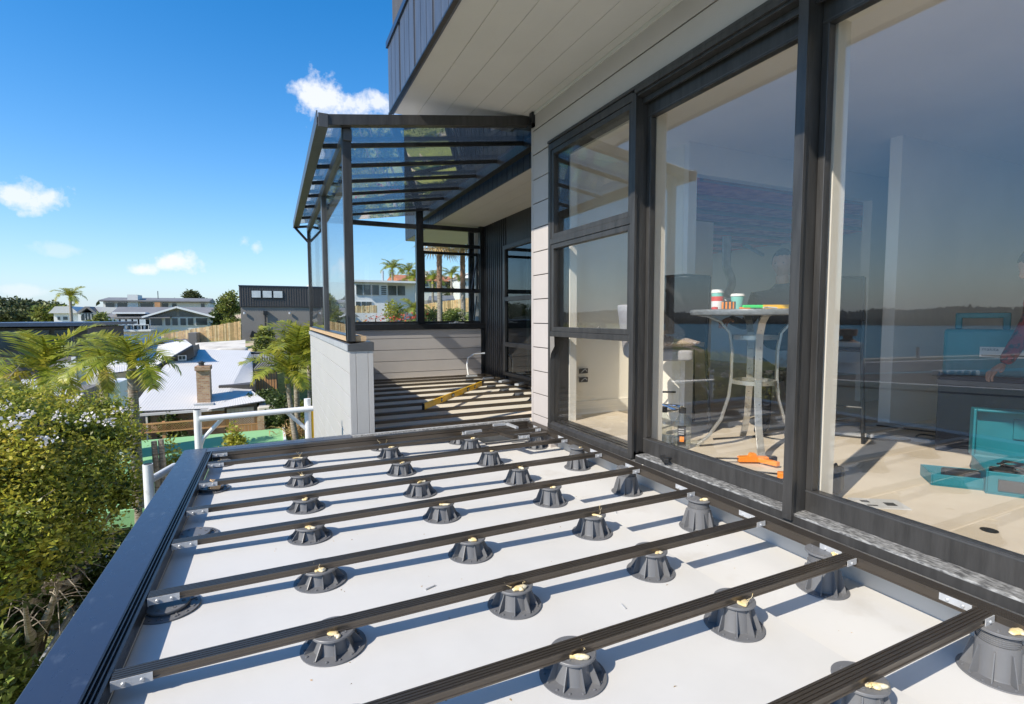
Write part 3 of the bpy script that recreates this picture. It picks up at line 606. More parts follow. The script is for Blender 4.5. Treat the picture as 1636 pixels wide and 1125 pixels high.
MB().box(2.62, 3.447, 4.385, 4.40, -1.0, -.865).box(3.447, 3.46, 3.66, 4.40, -1.0, -.865).build('skirting', 'plaster', nook)
rw = put('room_wall', MB().box(3.46, 3.56, 3.60, 3.657, -1.0, 1.70).box(3.562, 9.2, 3.603, 3.70, 1.305, 1.70).box(6.2, 9.2, 3.60, 3.70, -1.0, 1.305).mesh('room_wall', 'plaster_cool'), kind='structure')
struct('far_room_wall', MB().box(9.1, 9.2, -4, 9.4, -1.0, 2.0).box(3.56, 9.2, 9.3, 9.4, 1.45, 2).box(8.4, 9.2, 9.3, 9.4, -1, 1.45).box(3.56, 4.2, 9.3, 9.4, -1, 1.45).box(2.6, 9.2, -4.1, -4.0, -1.06, 1.7), 'plaster_cool')  # rear side left open, out of view, to brighten the back room
struct('column_wall', MB().box(5.05, 9.1, 2.70, 2.80, -1.0, 1.58), 'plaster_cool')
struct('back_room_wall', MB().box(3.92, 3.98, 4.62, 9.3, -1.0, 1.68).box(3.56, 3.92, 4.55, 4.574, -1.0, 1.68), 'timber')
inz = put('insulation_ceiling', MB().box(3.58, 9.1, 3.70, 4.55, 1.42, 1.60).box(3.99, 9.1, 4.55, 9.3, 1.42, 1.60).mesh('insulation_ceiling', 'insulation'), kind='structure')
for i in range(9): B(3.99, 9.1, 3.95+i*.6, 4.0+i*.6, 1.375, 1.419).build('joist', 'timber', inz)
for (z0, z1, lab) in [(-.575, -.525, 'upper bare socket opening with loose wires in the nook wall'), (-.665, -.615, 'lower bare socket opening with loose wires in the nook wall')]:
    s_ = thing('socket_opening', lab, 'socket', (2.86, 4.38, (z0+z1)/2), 'socket openings'); B(2.80, 2.90, 4.372, 4.384, z0, z1).build('box', 'black_rubber', s_); 
    MB().tube([(2.82, 4.37, z0+.01), (2.83, 4.355, z0+.03), (2.86, 4.36, z0+.045), (2.885, 4.365, z0+.02)], .004, 5).build('wire', 'paper', s_)
o = put('plaster_sheet', B(-.27, .27, -.012, .012, 0, 2.10).mesh('plaster_sheet', 'plywood'), origin=(4.46, 4.52, -1.0)); tag(o, 'tall tan sheet standing upright behind the black mesh chair', 'sheet')
o = put('strip_light', B(-.35, .35, -.02, .02, -.02, .02).mesh('strip_light', 'galvanised'), origin=(6.6, 5.5, 1.0)); o.rotation_euler = (0, .15, .3); tag(o, 'silver duct strip hanging under the pink ceiling', 'duct')
MB().tube([(5.1+.05*math.sin(i*.4), 4.6, 1.0-.03*i if i > 12 else .98+.03*math.sin(i*.5)) for i in range(0, 26)][12:], .05, 8).build('flexible_duct', 'galvanised', origin=(5.1, 4.6, .5), tagv=('silver flexible duct hanging in the back room', 'duct'))

# ================================================================ table and what stands on it
tc_ = (3.23, 2.66)
tb = thing('bar_table', 'round grey bar table on curved metal legs behind the glass door', 'table', (tc_[0], tc_[1], -1.0))
MB().lathe([(0, .006), (.44, .006), (.455, .012), (.46, .030), (.455, .046), (.44, .05), (0, .05)], (tc_[0], tc_[1], 0), 48, False).build('table_top', 'stone_top', tb, smooth=True)
for a in (222, 312, 42, 132):
    ca, sa = math.cos(R(a+8)), math.sin(R(a+8)); pr = [(.40, .012), (.33, .0), (.24, -.04), (.175, -.12), (.155, -.25), (.155, -.45), (.17, -.60), (.22, -.78), (.31, -.92), (.385, -.985)]
    m = MB()
    for (r0, z0), (r1, z1) in zip(pr[:-1], pr[1:]):
        m.bar((tc_[0]+ca*r0, tc_[1]+sa*r0, z0), (tc_[0]+ca*r1, tc_[1]+sa*r1, z1), .048, .016, up=(ca, sa, .001))
    m.lathe([(0, 0), (.022, 0), (.022, .012), (0, .014)], (tc_[0]+ca*.385, tc_[1]+sa*.385, -1.0), 10, False); m.build('leg', 'table_metal', tb, bevel=.002)
for z, rr in ((-.17, .150), (-.50, .150)):
    MB().lathe([(rr-.006, z), (rr+.006, z), (rr+.006, z+.03), (rr-.006, z+.03), (rr-.006, z)], (tc_[0], tc_[1], 0), 36, False).build('ring', 'table_metal', tb, smooth=True)
TT = .0505
def on_table(px, py=486, r=.42, back=0.0):
    """a point on the table top under this bearing, near its front edge"""
    d = ray(px, py); d = Vector((d[0], d[1], 0)).normalized(); t = Vector((tc_[0], tc_[1], 0)); k = t.dot(d); return d*(k+back)
def cup(px, s, h, cols_, lab, back):
    p = on_table(px, back=back); r = thing('takeaway_cup', lab, 'cup', (p.x, p.y, TT), 'cups on the bar table')
    MB().lathe([(0, 0), (s*.70, 0), (s, h*.84), (0, h*.84)], (p.x, p.y, TT), 28, False).build('cup_body', cols_[0], r, smooth=True)
    MB().lathe([(s*1.04, h*.83), (s*1.08, h*.86), (s*.99, h*.90), (s*.95, h), (0, h)], (p.x, p.y, TT), 28, False).build('lid', cols_[1], r, smooth=True); return p, r
cup(1178, .048, .115, ('mint', 'porcelain'), 'mint green paper cup with a white lid on the bar table', -.05)
p, r = cup(1146, .046, .155, ('mint', 'porcelain'), 'tall mint cup with white lid standing behind the red mug', .10)
p = on_table(1146, back=-.08); mg = thing('red_mug', 'white mug with a red band and big handle on the bar table', 'mug', (p.x, p.y, TT), 'cups on the bar table')
MB().lathe([(0, 0), (.038, 0), (.043, .02), (.043, .062)], (p.x, p.y, TT), 28, False).build('mug_body', 'porcelain', mg, smooth=True); MB().lathe([(.0435, .062), (.0435, .096), (.040, .096), (.038, .02), (0, .02)], (p.x, p.y, TT), 28, False).build('red_band', 'red_paint', mg, smooth=True)
dd = Vector((_r2[0], _r2[1], 0)).normalized(); MB().tube([Vector((p.x, p.y, TT+.05))+dd*(.04+.026*math.sin(t))+Vector((0, 0, .028*math.cos(t))) for t in [math.pi*k/10 for k in range(11)]], .006, 8).build('handle', 'porcelain', mg, smooth=True)
p = on_table(1164, back=-.20); tm = thing('tape_measure', 'orange and grey striped tape measure beside the mug', 'tape measure', (p.x, p.y, TT), rz=-R(35)); ORG[tm.name] = Vector((0, 0, 0))
B(-.045, .045, -.02, .02, 0, .052).build('case', 'orange_plastic', tm, bevel=.006)
for x in (-.033, -.008, .017, .038): B(x-.006, x+.006, -.022, .022, .003, .055).build('grip_stripe', 'grey_metal', tm, bevel=.001)
B(-.03, .01, -.012, .012, .052, .060).build('clip', 'black_rubber', tm)
p = on_table(1142, back=-.18); MB().lathe([(0, 0), (.022, 0), (.022, .016), (0, .02)], (p.x, p.y, TT), 16, False).build('red_cap', 'red_paint', origin=(p.x, p.y, TT), smooth=True, tagv=('small flat red cap beside the tape measure', 'tub'))  # a flat red cap lying on the table
p = on_table(1203, back=-.16); gk = thing('utility_knife', 'bright green utility knife on the bar table', 'knife', (p.x, p.y, TT), rz=-R(25)); ORG[gk.name] = Vector((0, 0, 0))
MB().box(-.075, .085, -.012, .012, .006, .030).build('handle', 'green_plastic', gk, bevel=.008); B(-.095, -.02, -.010, .010, .001, .014).build('blade_holder', 'orange_plastic', gk, bevel=.003)
p = on_table(1238, back=-.10); yb = put('yellow_box', B(-.085, .085, -.03, .03, 0, .030).mesh('yellow_box', 'yellow_paint'), origin=(p.x, p.y, TT)); yb.rotation_euler.z = -R(28); tag(yb, 'flat yellow box at the right end of the bar table', 'box')
p = on_table(1228, back=-.22); MB().tube([(p.x-.05, p.y, TT+.008), (p.x, p.y+.01, TT+.012), (p.x+.06, p.y-.02, TT+.006)], .006, 6).build('crumpled_wrapper', 'paper', origin=(p.x, p.y, TT), tagv=('crumpled white wrapper before the yellow box', 'wrapper'))
p = on_table(1198, back=.12); MB().lathe([(0, 0), (.03, .004), (.034, .012), (.02, .02), (0, .022)], (p.x, p.y, TT), 16, False).build('loose_lid', 'paper', origin=(p.x, p.y, TT), smooth=True, tagv=('small pale loose lid behind the green knife', 'saucer'))  # a loose pale lid lying on the table

# ================================================================ stool, chairs
sp = (2.82, 3.26)
st = thing('bar_stool', 'light grey upholstered bar stool on a chrome column with a patterned cushion', 'stool', (sp[0], sp[1], -1.0))
MB().lathe([(0, 0), (.20, 0), (.20, .006), (.10, .022), (.035, .045), (.03, .06), (0, .06)], (sp[0], sp[1], -1.0), 36, False).build('base', 'chrome', st, smooth=True)
MB().lathe([(.03, .04), (.03, .35), (.021, .355), (.021, .66), (0, .66)], (sp[0], sp[1], -1.0), 20, False).build('column', 'chrome', st, smooth=True)
MB().tube([(sp[0]+.05+.15*math.cos(t), sp[1]-.08+.13*math.sin(t), -.74) for t in [2*math.pi*k/24 for k in range(25)]], .011, 8).tube([(sp[0], sp[1], -.70), (sp[0]+.05, sp[1]-.2, -.74)], .011, 8).build('footrest', 'chrome', st, smooth=True)
def soft(name, c, half, material, parent, lev=2, rz=0, fn=None):
    bm = bmesh.new(); bmesh.ops.create_cube(bm, size=2); bmesh.ops.subdivide_edges(bm, edges=bm.edges, cuts=3, use_grid_fill=True)
    for v in bm.verts:
        p = v.co.copy(); q = Vector((p.x*half[0], p.y*half[1], p.z*half[2])); 
        if fn: q = fn(p, q)
        v.co = Matrix.Rotation(rz, 3, 'Z') @ q + Vector(c) - ORG[parent.name]
    me = bpy.data.meshes.new(name); bm.to_mesh(me); bm.free(); me.materials.append(MATS[material]); me.polygons.foreach_set('use_smooth', [True]*len(me.polygons)); o = put(name, me, parent); s = o.modifiers.new('s', 'SUBSURF'); s.levels = s.render_levels = lev; return o
soft('seat', (sp[0]+.02, sp[1], -.305), (.235, .21, .045), 'grey_fabric', st, rz=-.45)
soft('backrest', (sp[0]-.235, sp[1]+.10, -.115), (.03, .20, .21), 'grey_fabric', st, rz=-.45, fn=lambda p, q: q+Vector((.03*p.y*p.y-.03*p.z, 0, 0)))
cu = soft('cushion_part', (sp[0]+.05, sp[1]-.02, -.205), (.24, .22, .062), 'cushion_print', st, rz=-.35, fn=lambda p, q: Vector((q.x, q.y, q.z*(1-.85*max(abs(p.x), abs(p.y))**3))))
cu.parent = None; cu.name = 'cushion'; cu.location = ORG[st.name]; tag(cu, 'brown cushion printed with pale leaf rings lying on the grey stool', 'cushion')
def bar_chair(x, y, rz, lab):
    c = thing('bar_chair', lab, 'chair', (x, y, -1.0), 'black bar chairs', rz=rz); ORG[c.name] = Vector((0, 0, 0))
    for sx in (-.22, .22):
        MB().tube([(sx*1.15, -.26, 0), (sx, -.20, .74), (sx, -.19, .95), (sx, .14, .955), (sx, .20, .78)], .013, 8).build('arm_frame', 'black_metal', c, smooth=True)
        MB().tube([(sx*1.15, .27, 0), (sx, .20, .72), (sx, .24, 1.0), (sx*.95, .30, 1.33)], .014, 8).build('leg', 'black_metal', c, smooth=True)
    MB().tube([(-.24, -.24, .28), (.24, -.24, .28)], .01, 6).tube([(-.21, .30, 1.33), (0, .315, 1.345), (.21, .30, 1.33)], .012, 6).build('crossbar', 'black_metal', c, smooth=True)
    MB().box(-.21, .21, -.20, .20, .715, .735).build('seat', 'black_fabric', c, bevel=.008)
    m = MB(); n = 6
    for i in range(n):
        z0, z1 = .78+.55*i/n, .78+.55*(i+1)/n; y0, y1 = .205+.10*(i/n)**1.3, .205+.10*((i+1)/n)**1.3; m.add([(-.21, y0, z0), (.21, y0, z0), (.21, y1, z1), (-.21, y1, z1), (-.21, y0+.008, z0), (.21, y0+.008, z0), (.21, y1+.008, z1), (-.21, y1+.008, z1)], [(0, 1, 2, 3), (7, 6, 5, 4), (0, 3, 7, 4), (1, 5, 6, 2)])
    m.build('backrest', 'black_fabric', c); return c
bar_chair(3.28, 3.55, R(150), 'black mesh bar chair between the grey stool and the bar table')
bar_chair(4.25, 2.75, R(-60), 'black bar chair mostly hidden behind the bar table')

# bottles by the door
def bottle(x, y, lab, water, label):
    b = thing('plastic_bottle', lab, 'bottle', (x, y, -1.0), 'clear bottles behind the door')
    MB().lathe([(0, 0), (.055, 0), (.062, .01), (.063, .17), (.058, .20), (.030, .245), (.022, .255), (.022, .275)], (x, y, -1.0), 28, False).build('body', 'bottle_plastic', b, smooth=True)
    MB().lathe([(0, .268), (.026, .268), (.026, .305), (.023, .308), (0, .308)], (x, y, -1.0), 20, False).build('cap', 'black_rubber', b, smooth=True)
    if water: MB().lathe([(0, .004), (.058, .006), (.060, water), (0, water)], (x, y, -1.0), 24, False).build('contents', 'bottle_plastic', b, smooth=True)
    if label:
        m = MB(); n = 8
        for i in range(n):
            a0, a1 = R(195+i*7), R(195+(i+1)*7); m.quad((x+.0645*math.cos(a0), y+.0645*math.sin(a0), -.975), (x+.0645*math.cos(a1), y+.0645*math.sin(a1), -.975), (x+.0645*math.cos(a1), y+.0645*math.sin(a1), -.82), (x+.0645*math.cos(a0), y+.0645*math.sin(a0), -.82))
        l = m.build('label', 'black_rubber', b); m = MB()
        for i in range(2, 6):
            a0, a1 = R(197+i*7), R(197+(i+1)*7); m.quad((x+.0655*math.cos(a0), y+.0655*math.sin(a0), -.94), (x+.0655*math.cos(a1), y+.0655*math.sin(a1), -.94), (x+.0655*math.cos(a1), y+.0655*math.sin(a1), -.90), (x+.0655*math.cos(a0), y+.0655*math.sin(a0), -.90))
        m.build('orange_print', 'orange_plastic', l); m = MB()
        for z in (-.885, -.868, -.850):
            for i in range(1, 6):
                a0, a1 = R(197+i*7), R(202+i*7); m.quad((x+.0655*math.cos(a0), y+.0655*math.sin(a0), z), (x+.0655*math.cos(a1), y+.0655*math.sin(a1), z), (x+.0655*math.cos(a1), y+.0655*math.sin(a1), z+.008), (x+.0655*math.cos(a0), y+.0655*math.sin(a0), z+.008))
        m.build('white_print', 'paper', l)
bottle(2.80, 2.93, 'clear plastic bottle with black cap and half its contents, its side label showing', .11, True)
bottle(2.70, 3.02, 'empty clear plastic bottle standing beside the labelled one', 0, False)

# quick-grip clamps on the floor
def clamp(x, y, rz, lab, l=.62):
    c = thing('bar_clamp', lab, 'clamp', (x, y, -1.0), 'orange bar clamps on the floor', rz=rz); ORG[c.name] = Vector((0, 0, 0))
    MB().box(-l, .12, -.010, .010, .030, .036).build('bar', 'black_metal', c)
    MB().prism([(-.10, .012), (.10, .012), (.10, .048), (.02, .052), (.015, .072), (-.02, .072), (-.03, .052), (-.10, .048)], 'y', -.02, .02).build('body', 'orange_plastic', c, bevel=.004)
    MB().prism([(.06, -.015), (.13, -.11), (.10, -.125), (.02, -.02)], 'z', .015, .045).build('trigger', 'orange_plastic', c, bevel=.004); MB().box(.10, .155, -.018, .018, .010, .052).build('pad', 'black_rubber', c, bevel=.004)
    MB().prism([(-l, -.09), (-l+.035, -.09), (-l+.035, .02), (-l, .02)], 'z', .018, .048).build('fixed_jaw', 'orange_plastic' if l < .6 else 'black_rubber', c, bevel=.004)
clamp(2.93, 2.40, R(-28), 'orange bar clamp lying flat by the nearer table leg')
clamp(2.84, 2.02, R(-50), 'orange bar clamp half hidden beside the middle door mullion', .5)
clamp(3.02, 2.06, R(10), 'orange bar clamp with its handle up by the table foot', .45)

# papers, drain ring, debris
mz = thing('magazine', 'grey magazine lying open on the concrete inside the door', 'magazine', (2.885, 1.575, -.999), rz=R(-34)); ORG[mz.name] = Vector((0, 0, 0))
B(-.12, .12, -.07, .07, 0, .006).build('cover', 'paper', mz)
for (x, y, w, h) in [(-.06, .02, .04, .03), (.05, -.01, .05, .045), (-.05, -.04, .05, .012)]: B(x-w/2, x+w/2, y-h/2, y+h/2, .006, .0075).build('print', 'ink', mz)
MB().lathe([(0, 0), (.032, 0), (.034, .003), (.030, .004), (.026, .002), (0, .002)], (2.99, 1.155, -.9995), 24, False).build('floor_cap', 'black_rubber', origin=(2.99, 1.155, -.9995), smooth=True, tagv=('small dark round floor cap on the sunlit concrete', 'floor cap'))
o = put('orange_offcut', B(-.05, .05, -.008, .008, 0, .006).mesh('orange_offcut', 'orange_plastic'), origin=(2.86, .86, -.999)); tag(o, 'sliver of orange plastic on the concrete at the right', 'offcut')
for i, (x, y, z, w, h, c, lab) in enumerate([(2.80, 1.86, -1, .16, .05, 'timber', 'torn brown tool bag flap beside the door mullion'), (2.84, 1.80, -1, .13, .10, 'black_rubber', 'black tool pouch bottom beside the door mullion'), (4.35, 2.95, -1, .18, .12, 'red_cloth', 'red and black bag far behind the door mullion')]):
    r = thing('tool_bag', lab, 'bag', (x, y, z)); soft('pouch', (x, y, z+h/2+.03), (w/2, w*.4, h/2+.02), c, r, rz=.4*i); MB().tube([(x-.04, y, z+h+.03), (x, y-.02, z+h+.07), (x+.05, y, z+h+.03)], .008, 6).build('strap', 'black_rubber', r)
# cables
for pts, lab, c in [([(3.2, 3.0, -.99), (3.9, 2.9, -.99), (4.7, 3.1, -.99), (5.2, 2.2, -.99), (6.0, 1.9, -.99)], 'black cable snaking over the concrete behind the table', 'black_rubber'), ([(4.2, 2.7, -.99), (4.5, 2.3, -.99), (4.9, 2.35, -.99), (4.75, 1.9, -.99)], 'short black lead curled on the floor of the big room', 'black_rubber')]:
    P = [Vector(p) for p in pts]; Q = []
    for i in range(len(P)-1):
        for t in range(8):
            u = t/8; p0, p1, p2, p3 = P[max(i-1, 0)], P[i], P[i+1], P[min(i+2, len(P)-1)]
            Q.append(.5*((2*p1)+(p2-p0)*u+(2*p0-5*p1+4*p2-p3)*u*u+(3*p1-p0-3*p2+p3)*u**3))
    MB().tube(Q, .007, 6).build('power_cable', c, origin=pts[0], smooth=True, tagv=(lab, 'cable'))
for i, (x0, y0, x1, y1, lab) in enumerate([(4.35, 3.15, 5.4, 2.45, 'long metal track lying on the floor beyond the sunlight'), (4.2, 2.75, 5.0, 1.85, 'pale aluminium track lying across the floor'), (4.65, 2.2, 5.6, 1.3, 'second pale track close to the teal cases')]):
    MB().bar((x0, y0, -.985), (x1, y1, -.985), .05, .028).build('metal_track', 'galvanised', origin=(x0, y0, -1.0), tagv=(lab, 'track'))
for i, (x, y, w, d, h, lab) in enumerate([(6.1, 1.9, 1.5, .5, .10, 'lowest grey board of the stack on the floor'), (6.1, 1.92, 1.45, .48, .16, 'upper grey board of the stack on the floor')]):
    o = put('stacked_board', B(-w/2, w/2, -d/2, d/2, 0 if i == 0 else .101, h if i == 0 else .19).mesh('stacked_board', 'grey_metal'), origin=(x, y, -1.0)); o.rotation_euler.z = R(-20); tag(o, lab, 'board', 'boards stacked on the floor')
# teal tool cases
def case_shell(m, x0, x1, y0, y1, z0, z1, t=.008): m.box(x0, x1, y0, y1, z0, z0+t).box(x0, x0+t, y0, y1, z0+t, z1).box(x1-t, x1, y0, y1, z0+t, z1).box(x0+t, x1-t, y0, y0+t, z0+t, z1).box(x0+t, x1-t, y1-t, y1, z0+t, z1); return m
tcs = thing('open_tool_case', 'open teal power tool case full of black leads on the concrete', 'tool case', (atZ(1655, 785, -1.0)[0], atZ(1655, 785, -1.0)[1], -1.0), rz=R(-58)); ORG[tcs.name] = Vector((0, 0, 0))
case_shell(MB(), -.25, .25, -.20, .20, 0, .13).build('tray', 'teal_plastic', tcs, bevel=.005)
ld = case_shell(MB(), -.25, .25, -.09, .0, 0, .46); ld.v = [(v[0], .21+v[1]*.9+.10, v[2]+.12) for v in ld.v]; ld = MB().box(-.25, .25, .285, .300, .12, .42).box(-.25, -.235, .20, .285, .12, .42).box(.235, .25, .20, .285, .12, .42).box(-.235, .235, .20, .285, .405, .42).box(-.235, .235, .20, .285, .12, .135).build('lid', 'teal_plastic', tcs, bevel=.005)
B(-.05, .10, .270, .284, .24, .36).build('moulding', 'teal_plastic', ld)
rr = random.Random(3)
for k in range(4):
    a0 = rr.uniform(0, 6); pts = [(-.04+.13*math.cos(a0+t*.42)*(1-.01*t)+rr.uniform(-.01, .01), .0+.10*math.sin(a0+t*.42)+rr.uniform(-.01, .01), .10+.012*k+.01*math.sin(t)) for t in range(18)]
    MB().tube(pts, .006, 5).build('lead', 'black_rubber', tcs, smooth=True)
soft('grinder', (-.17, -.12, .10), (.05, .05, .035), 'black_rubber', tcs); soft('grinder', (.12, .02, .10), (.08, .04, .035), 'chrome', tcs)
B(-.20, .05, -.212, -.201, .03, .09).build('side_panel', 'grey_metal', tcs)
TP = Vector(ray(1597, 507)); TP = TP*(5.1/Vector((TP.x, TP.y)).length)
ty = thing('teal_tray', 'small teal plastic tray with a black tool in it, left of the open case', 'tray', (atZ(1528, 772, -1.0)[0], atZ(1528, 772, -1.0)[1], -1.0), rz=R(-50)); ORG[ty.name] = Vector((0, 0, 0))
case_shell(MB(), -.15, .15, -.11, .11, 0, .07).build('tray_body', 'teal_plastic', ty, bevel=.004); soft('hand_tool', (.02, 0, .055), (.09, .035, .03), 'black_rubber', ty)
tc2 = thing('labelled_tool_case', 'closed teal tool case standing upright with a white brand label', 'tool case', (TP.x, TP.y, -.44), rz=R(-65)); ORG[tc2.name] = Vector((0, 0, 0))
MB().box(-.30, .30, -.09, .09, 0, .34).build('body', 'teal_plastic', tc2, bevel=.02)
MB().box(-.24, -.20, -.03, .03, .34, .44).box(.02, .06, -.03, .03, .34, .44).box(-.24, .06, -.03, .03, .42, .46).build('handle', 'teal_plastic', tc2, bevel=.008)
lb_ = B(-.10, .20, -.094, -.0905, .14, .215).build('label', 'paper', tc2); B(-.09, .19, -.096, -.0945, .150, .158).build('bar_print', 'ink', lb_); B(.10, .19, -.096, -.0945, .195, .203).build('fine_print', 'ink', lb_)
fc_ = bpy.data.curves.new('lettering', 'FONT'); fc_.body = 'makita'; fc_.size = .034; fc_.extrude = .0005; fc_.materials.append(MATS['ink']); _t = bpy.data.objects.new('t', fc_); COL.objects.link(_t); bpy.context.view_layer.update(); fm_ = bpy.data.meshes.new_from_object(_t.evaluated_get(bpy.context.evaluated_depsgraph_get())); bpy.data.objects.remove(_t); fo = bpy.data.objects.new('lettering', fm_); COL.objects.link(fo); fo.parent = lb_; fo.location = (-.09, -.096, .188); fo.rotation_euler = (R(90), 0, 0)
t3 = thing('tool_trolley', 'tall dark crate under the labelled teal case', 'crate', (TP.x, TP.y, -1.0), rz=R(-65)); ORG[t3.name] = Vector((0, 0, 0)); MB().box(-.32, .32, -.2, .2, 0, .555).build('body', 'navy_cloth', t3, bevel=.01)
MB().box(-.33, .33, -.21, .21, .50, .53).build('rim', 'grey_metal', t3)
# ================================================================ glazed patio cover and the low walls it stands on
PW = thing('parapet_wall', 'pale weatherboard parapet wall with a square end pier', 'wall', (.7, 7, -1.05))
pw = B(.632, .80, 4.75, 10.0, -2.9, -.29).build('wall', 'board_light', PW)
z = -.297
while z > -2.7:
    B(.606, .631, 4.752, 10.0, z-.205, z-.004).build('plank', 'board_light', pw, bevel=.003); z -= .208
B(.800, .812, 4.76, 8.99, -1.2, -.30).build('inner_lining', 'board_paint', pw)
pe = B(.62, .80, 4.735, 4.751, -1.06, -.29).build('end_board', 'board_light', PW)
for a, b in ((.606, .662), (.665, .768), (.771, .815)): B(a, b, 4.722, 4.736, -1.055, -.292).build('plank', 'board_light', pe, bevel=.002)
MB().prism([(.596, -.300), (.596, -.245), (.612, -.235), (.80, -.215), (.822, -.225), (.822, -.300)], 'y', 4.712, 10.02).build('capping', 'grey_metal', PW, bevel=.002)
B(.588, .594, 4.72, 10.02, -.298, -.24).build('flashing', 'galvanised', PW)
B(.60, .76, 4.74, 10.0, -.214, -.165).build('sill_plate', 'timber', PW); B(.592, .70, 4.74, 10.0, -.164, -.158).build('sill_flashing', 'cap_metal', PW)
B(.61, .80, 4.706, 4.712, -1.075, -1.056).build('base_flashing', 'black_metal', PW)
FW = thing('far_low_wall', 'low grey weatherboard wall closing the covered deck below the glass', 'wall', (2.2, 9, -1.2))
fw = B(.81, 3.62, 9.025, 9.14, -1.2, -.21).build('wall', 'board_paint', FW)
zz = [-1.15, -.975, -.775, -.575, -.375, -.215]
for a, b in zip(zz[:-1], zz[1:]): B(.814, 3.56, 9.0, 9.024, a+.004, b-.005).build('plank', 'board_paint', fw, bevel=.003)
B(.81, 3.70, 8.955, 9.16, -.212, -.115).build('capping', 'black_metal', FW, bevel=.003); B(3.565, 3.62, 8.97, 9.02, -1.2, -.212).build('corner_trim', 'black_metal', FW)

PC = thing('glazed_patio_cover', 'dark metal patio cover with a tinted glass roof and glass side screens', 'patio cover', (.7, 4.7, -.2))
roofz = lambda x: 1.655+.150*(x-.65)
MB().prism([(.395, 1.600), (.395, 1.690), (2.36, 1.985), (2.36, 1.895)], 'y', 4.63, 4.71).build('front_beam', 'frame_metal', PC, bevel=.003)
B(.392, .472, 4.618, 4.632, 1.585, 1.700).build('beam_cap', 'grey_metal', PC, bevel=.004)
MB().prism([(.378, 1.60), (.378, 1.715), (.388, 1.715), (.388, 1.612), (.462, 1.612), (.462, 1.70), (.472, 1.70), (.472, 1.60)], 'y', 4.62, 10.05).build('gutter', 'grey_metal', PC, bevel=.002)
MB().prism([(.600, 1.53), (.600, 1.625), (.670, 1.635), (.670, 1.53)], 'y', 4.70, 10.0).build('plate_beam', 'grey_metal', PC, bevel=.002)
MB().prism([(2.56, 1.83), (2.56, 1.93), (2.66, 1.945), (2.66, 1.83)], 'y', 4.70, 9.9).build('house_beam', 'black_metal', PC, bevel=.002)
for i, y in enumerate([5.18, 5.90, 6.62, 7.34, 8.06, 8.97]):
    MB().prism([(.47, roofz(.47)-.048), (.47, roofz(.47)-.008), (2.56, roofz(2.56)-.008), (2.56, roofz(2.56)-.048)], 'y', y-.018, y+.018).build('rafter', 'black_metal', PC, bevel=.002)
ys = [4.66, 5.18, 5.90, 6.62, 7.34, 8.06, 8.97, 9.7]
for a, b in zip(ys[:-1], ys[1:]):
    m = MB().add([(.40, a+.003, roofz(.40)), (2.60, a+.003, roofz(2.60)), (2.60, b-.003, roofz(2.60)), (.40, b-.003, roofz(.40)), (.40, a+.003, roofz(.40)+.006), (2.60, a+.003, roofz(2.60)+.006), (2.60, b-.003, roofz(2.60)+.006), (.40, b-.003, roofz(.40)+.006)], [(0, 3, 2, 1), (4, 5, 6, 7), (0, 1, 5, 4), (1, 2, 6, 5), (2, 3, 7, 6), (3, 0, 4, 7)]); m.build('roof_pane', 'roof_glass', PC)
def post(x0, x1, y0, y1, z0, z1, nm='post', mt='frame_metal'): return B(x0, x1, y0, y1, z0, z1).build(nm, mt, PC, bevel=.003)
post(.590, .665, 4.722, 4.790, -.214, 1.70); post(.600, .670, 6.95, 7.09, -.158, 1.53, mt='grey_metal'); post(.60, .64, 9.9, 9.96, -.158, 1.53)
B(.590, .598, 4.712, 4.80, -.20, .02).build('foot_plate', 'grey_metal', PC)
for y0, y1 in ((4.79, 6.95), (7.09, 9.9)): B(.630, .636, y0, y1, -.15, 1.53).build('side_pane', 'clear_glass', PC)
MB().bar((.40, 9.93, 1.60), (.61, 9.93, 1.36), .04, .04).bar((.85, 9.93, 1.60), (.63, 9.93, 1.36), .04, .04).bar((.40, 9.93, 1.60), (.85, 9.93, 1.66), .04, .04).build('gutter_brace', 'black_metal', PC)
# far screen
post(.66, .72, 9.02, 9.09, -.115, 1.56); post(2.345, 2.475, 9.0, 9.10, -.115, 1.93, mt='black_metal'); post(3.555, 3.66, 9.0, 9.10, -.115, 1.70, mt='black_metal')
B(.67, 2.345, 9.02, 9.09, 1.570, 1.645).build('head_rail', 'frame_metal', PC); B(.72, 2.345, 9.02, 9.09, -.113, -.070).build('sill_rail', 'black_metal', PC)
B(.72, 2.345, 9.05, 9.056, -.07, 1.57).build('far_pane', 'clear_glass', PC)
B(2.475, 3.555, 9.02, 9.09, 1.58, 1.66).build('head_rail', 'black_metal', PC); B(2.475, 3.555, 9.02, 9.09, .455, .525).build('transom', 'black_metal', PC); B(2.475, 3.555, 9.02, 9.09, -.113, -.07).build('sill_rail', 'black_metal', PC)
B(2.475, 3.555, 9.03, 9.08, 1.28, 1.34).build('transom', 'black_metal', PC)
B(2.475, 3.555, 9.05, 9.056, -.07, .455).build('far_pane', 'clear_glass', PC)
sw = MB().box(2.48, 3.55, 9.10, 9.14, 1.15, 1.20).box(2.48, 2.52, 9.1, 9.14, .53, 1.15).box(3.51, 3.55, 9.1, 9.14, .53, 1.15).box(2.48, 3.55, 9.16, 9.20, .50, .54).build('open_sash', 'black_metal', PC)
B(2.52, 3.51, 9.117, 9.123, .54, 1.15).build('far_pane', 'clear_glass', PC)
MB().bar((3.50, 9.05, 1.05), (3.38, 9.00, .52), .02, .02).bar((3.50, 9.05, .40), (3.44, 9.05, -.06), .02, .02).build('stay', 'black_metal', PC)
MB().box(2.93, 3.22, 8.975, 9.015, -.114, -.098).box(3.04, 3.10, 8.96, 9.03, -.098, -.080).build('window_latch', 'galvanised', PC, bevel=.003)

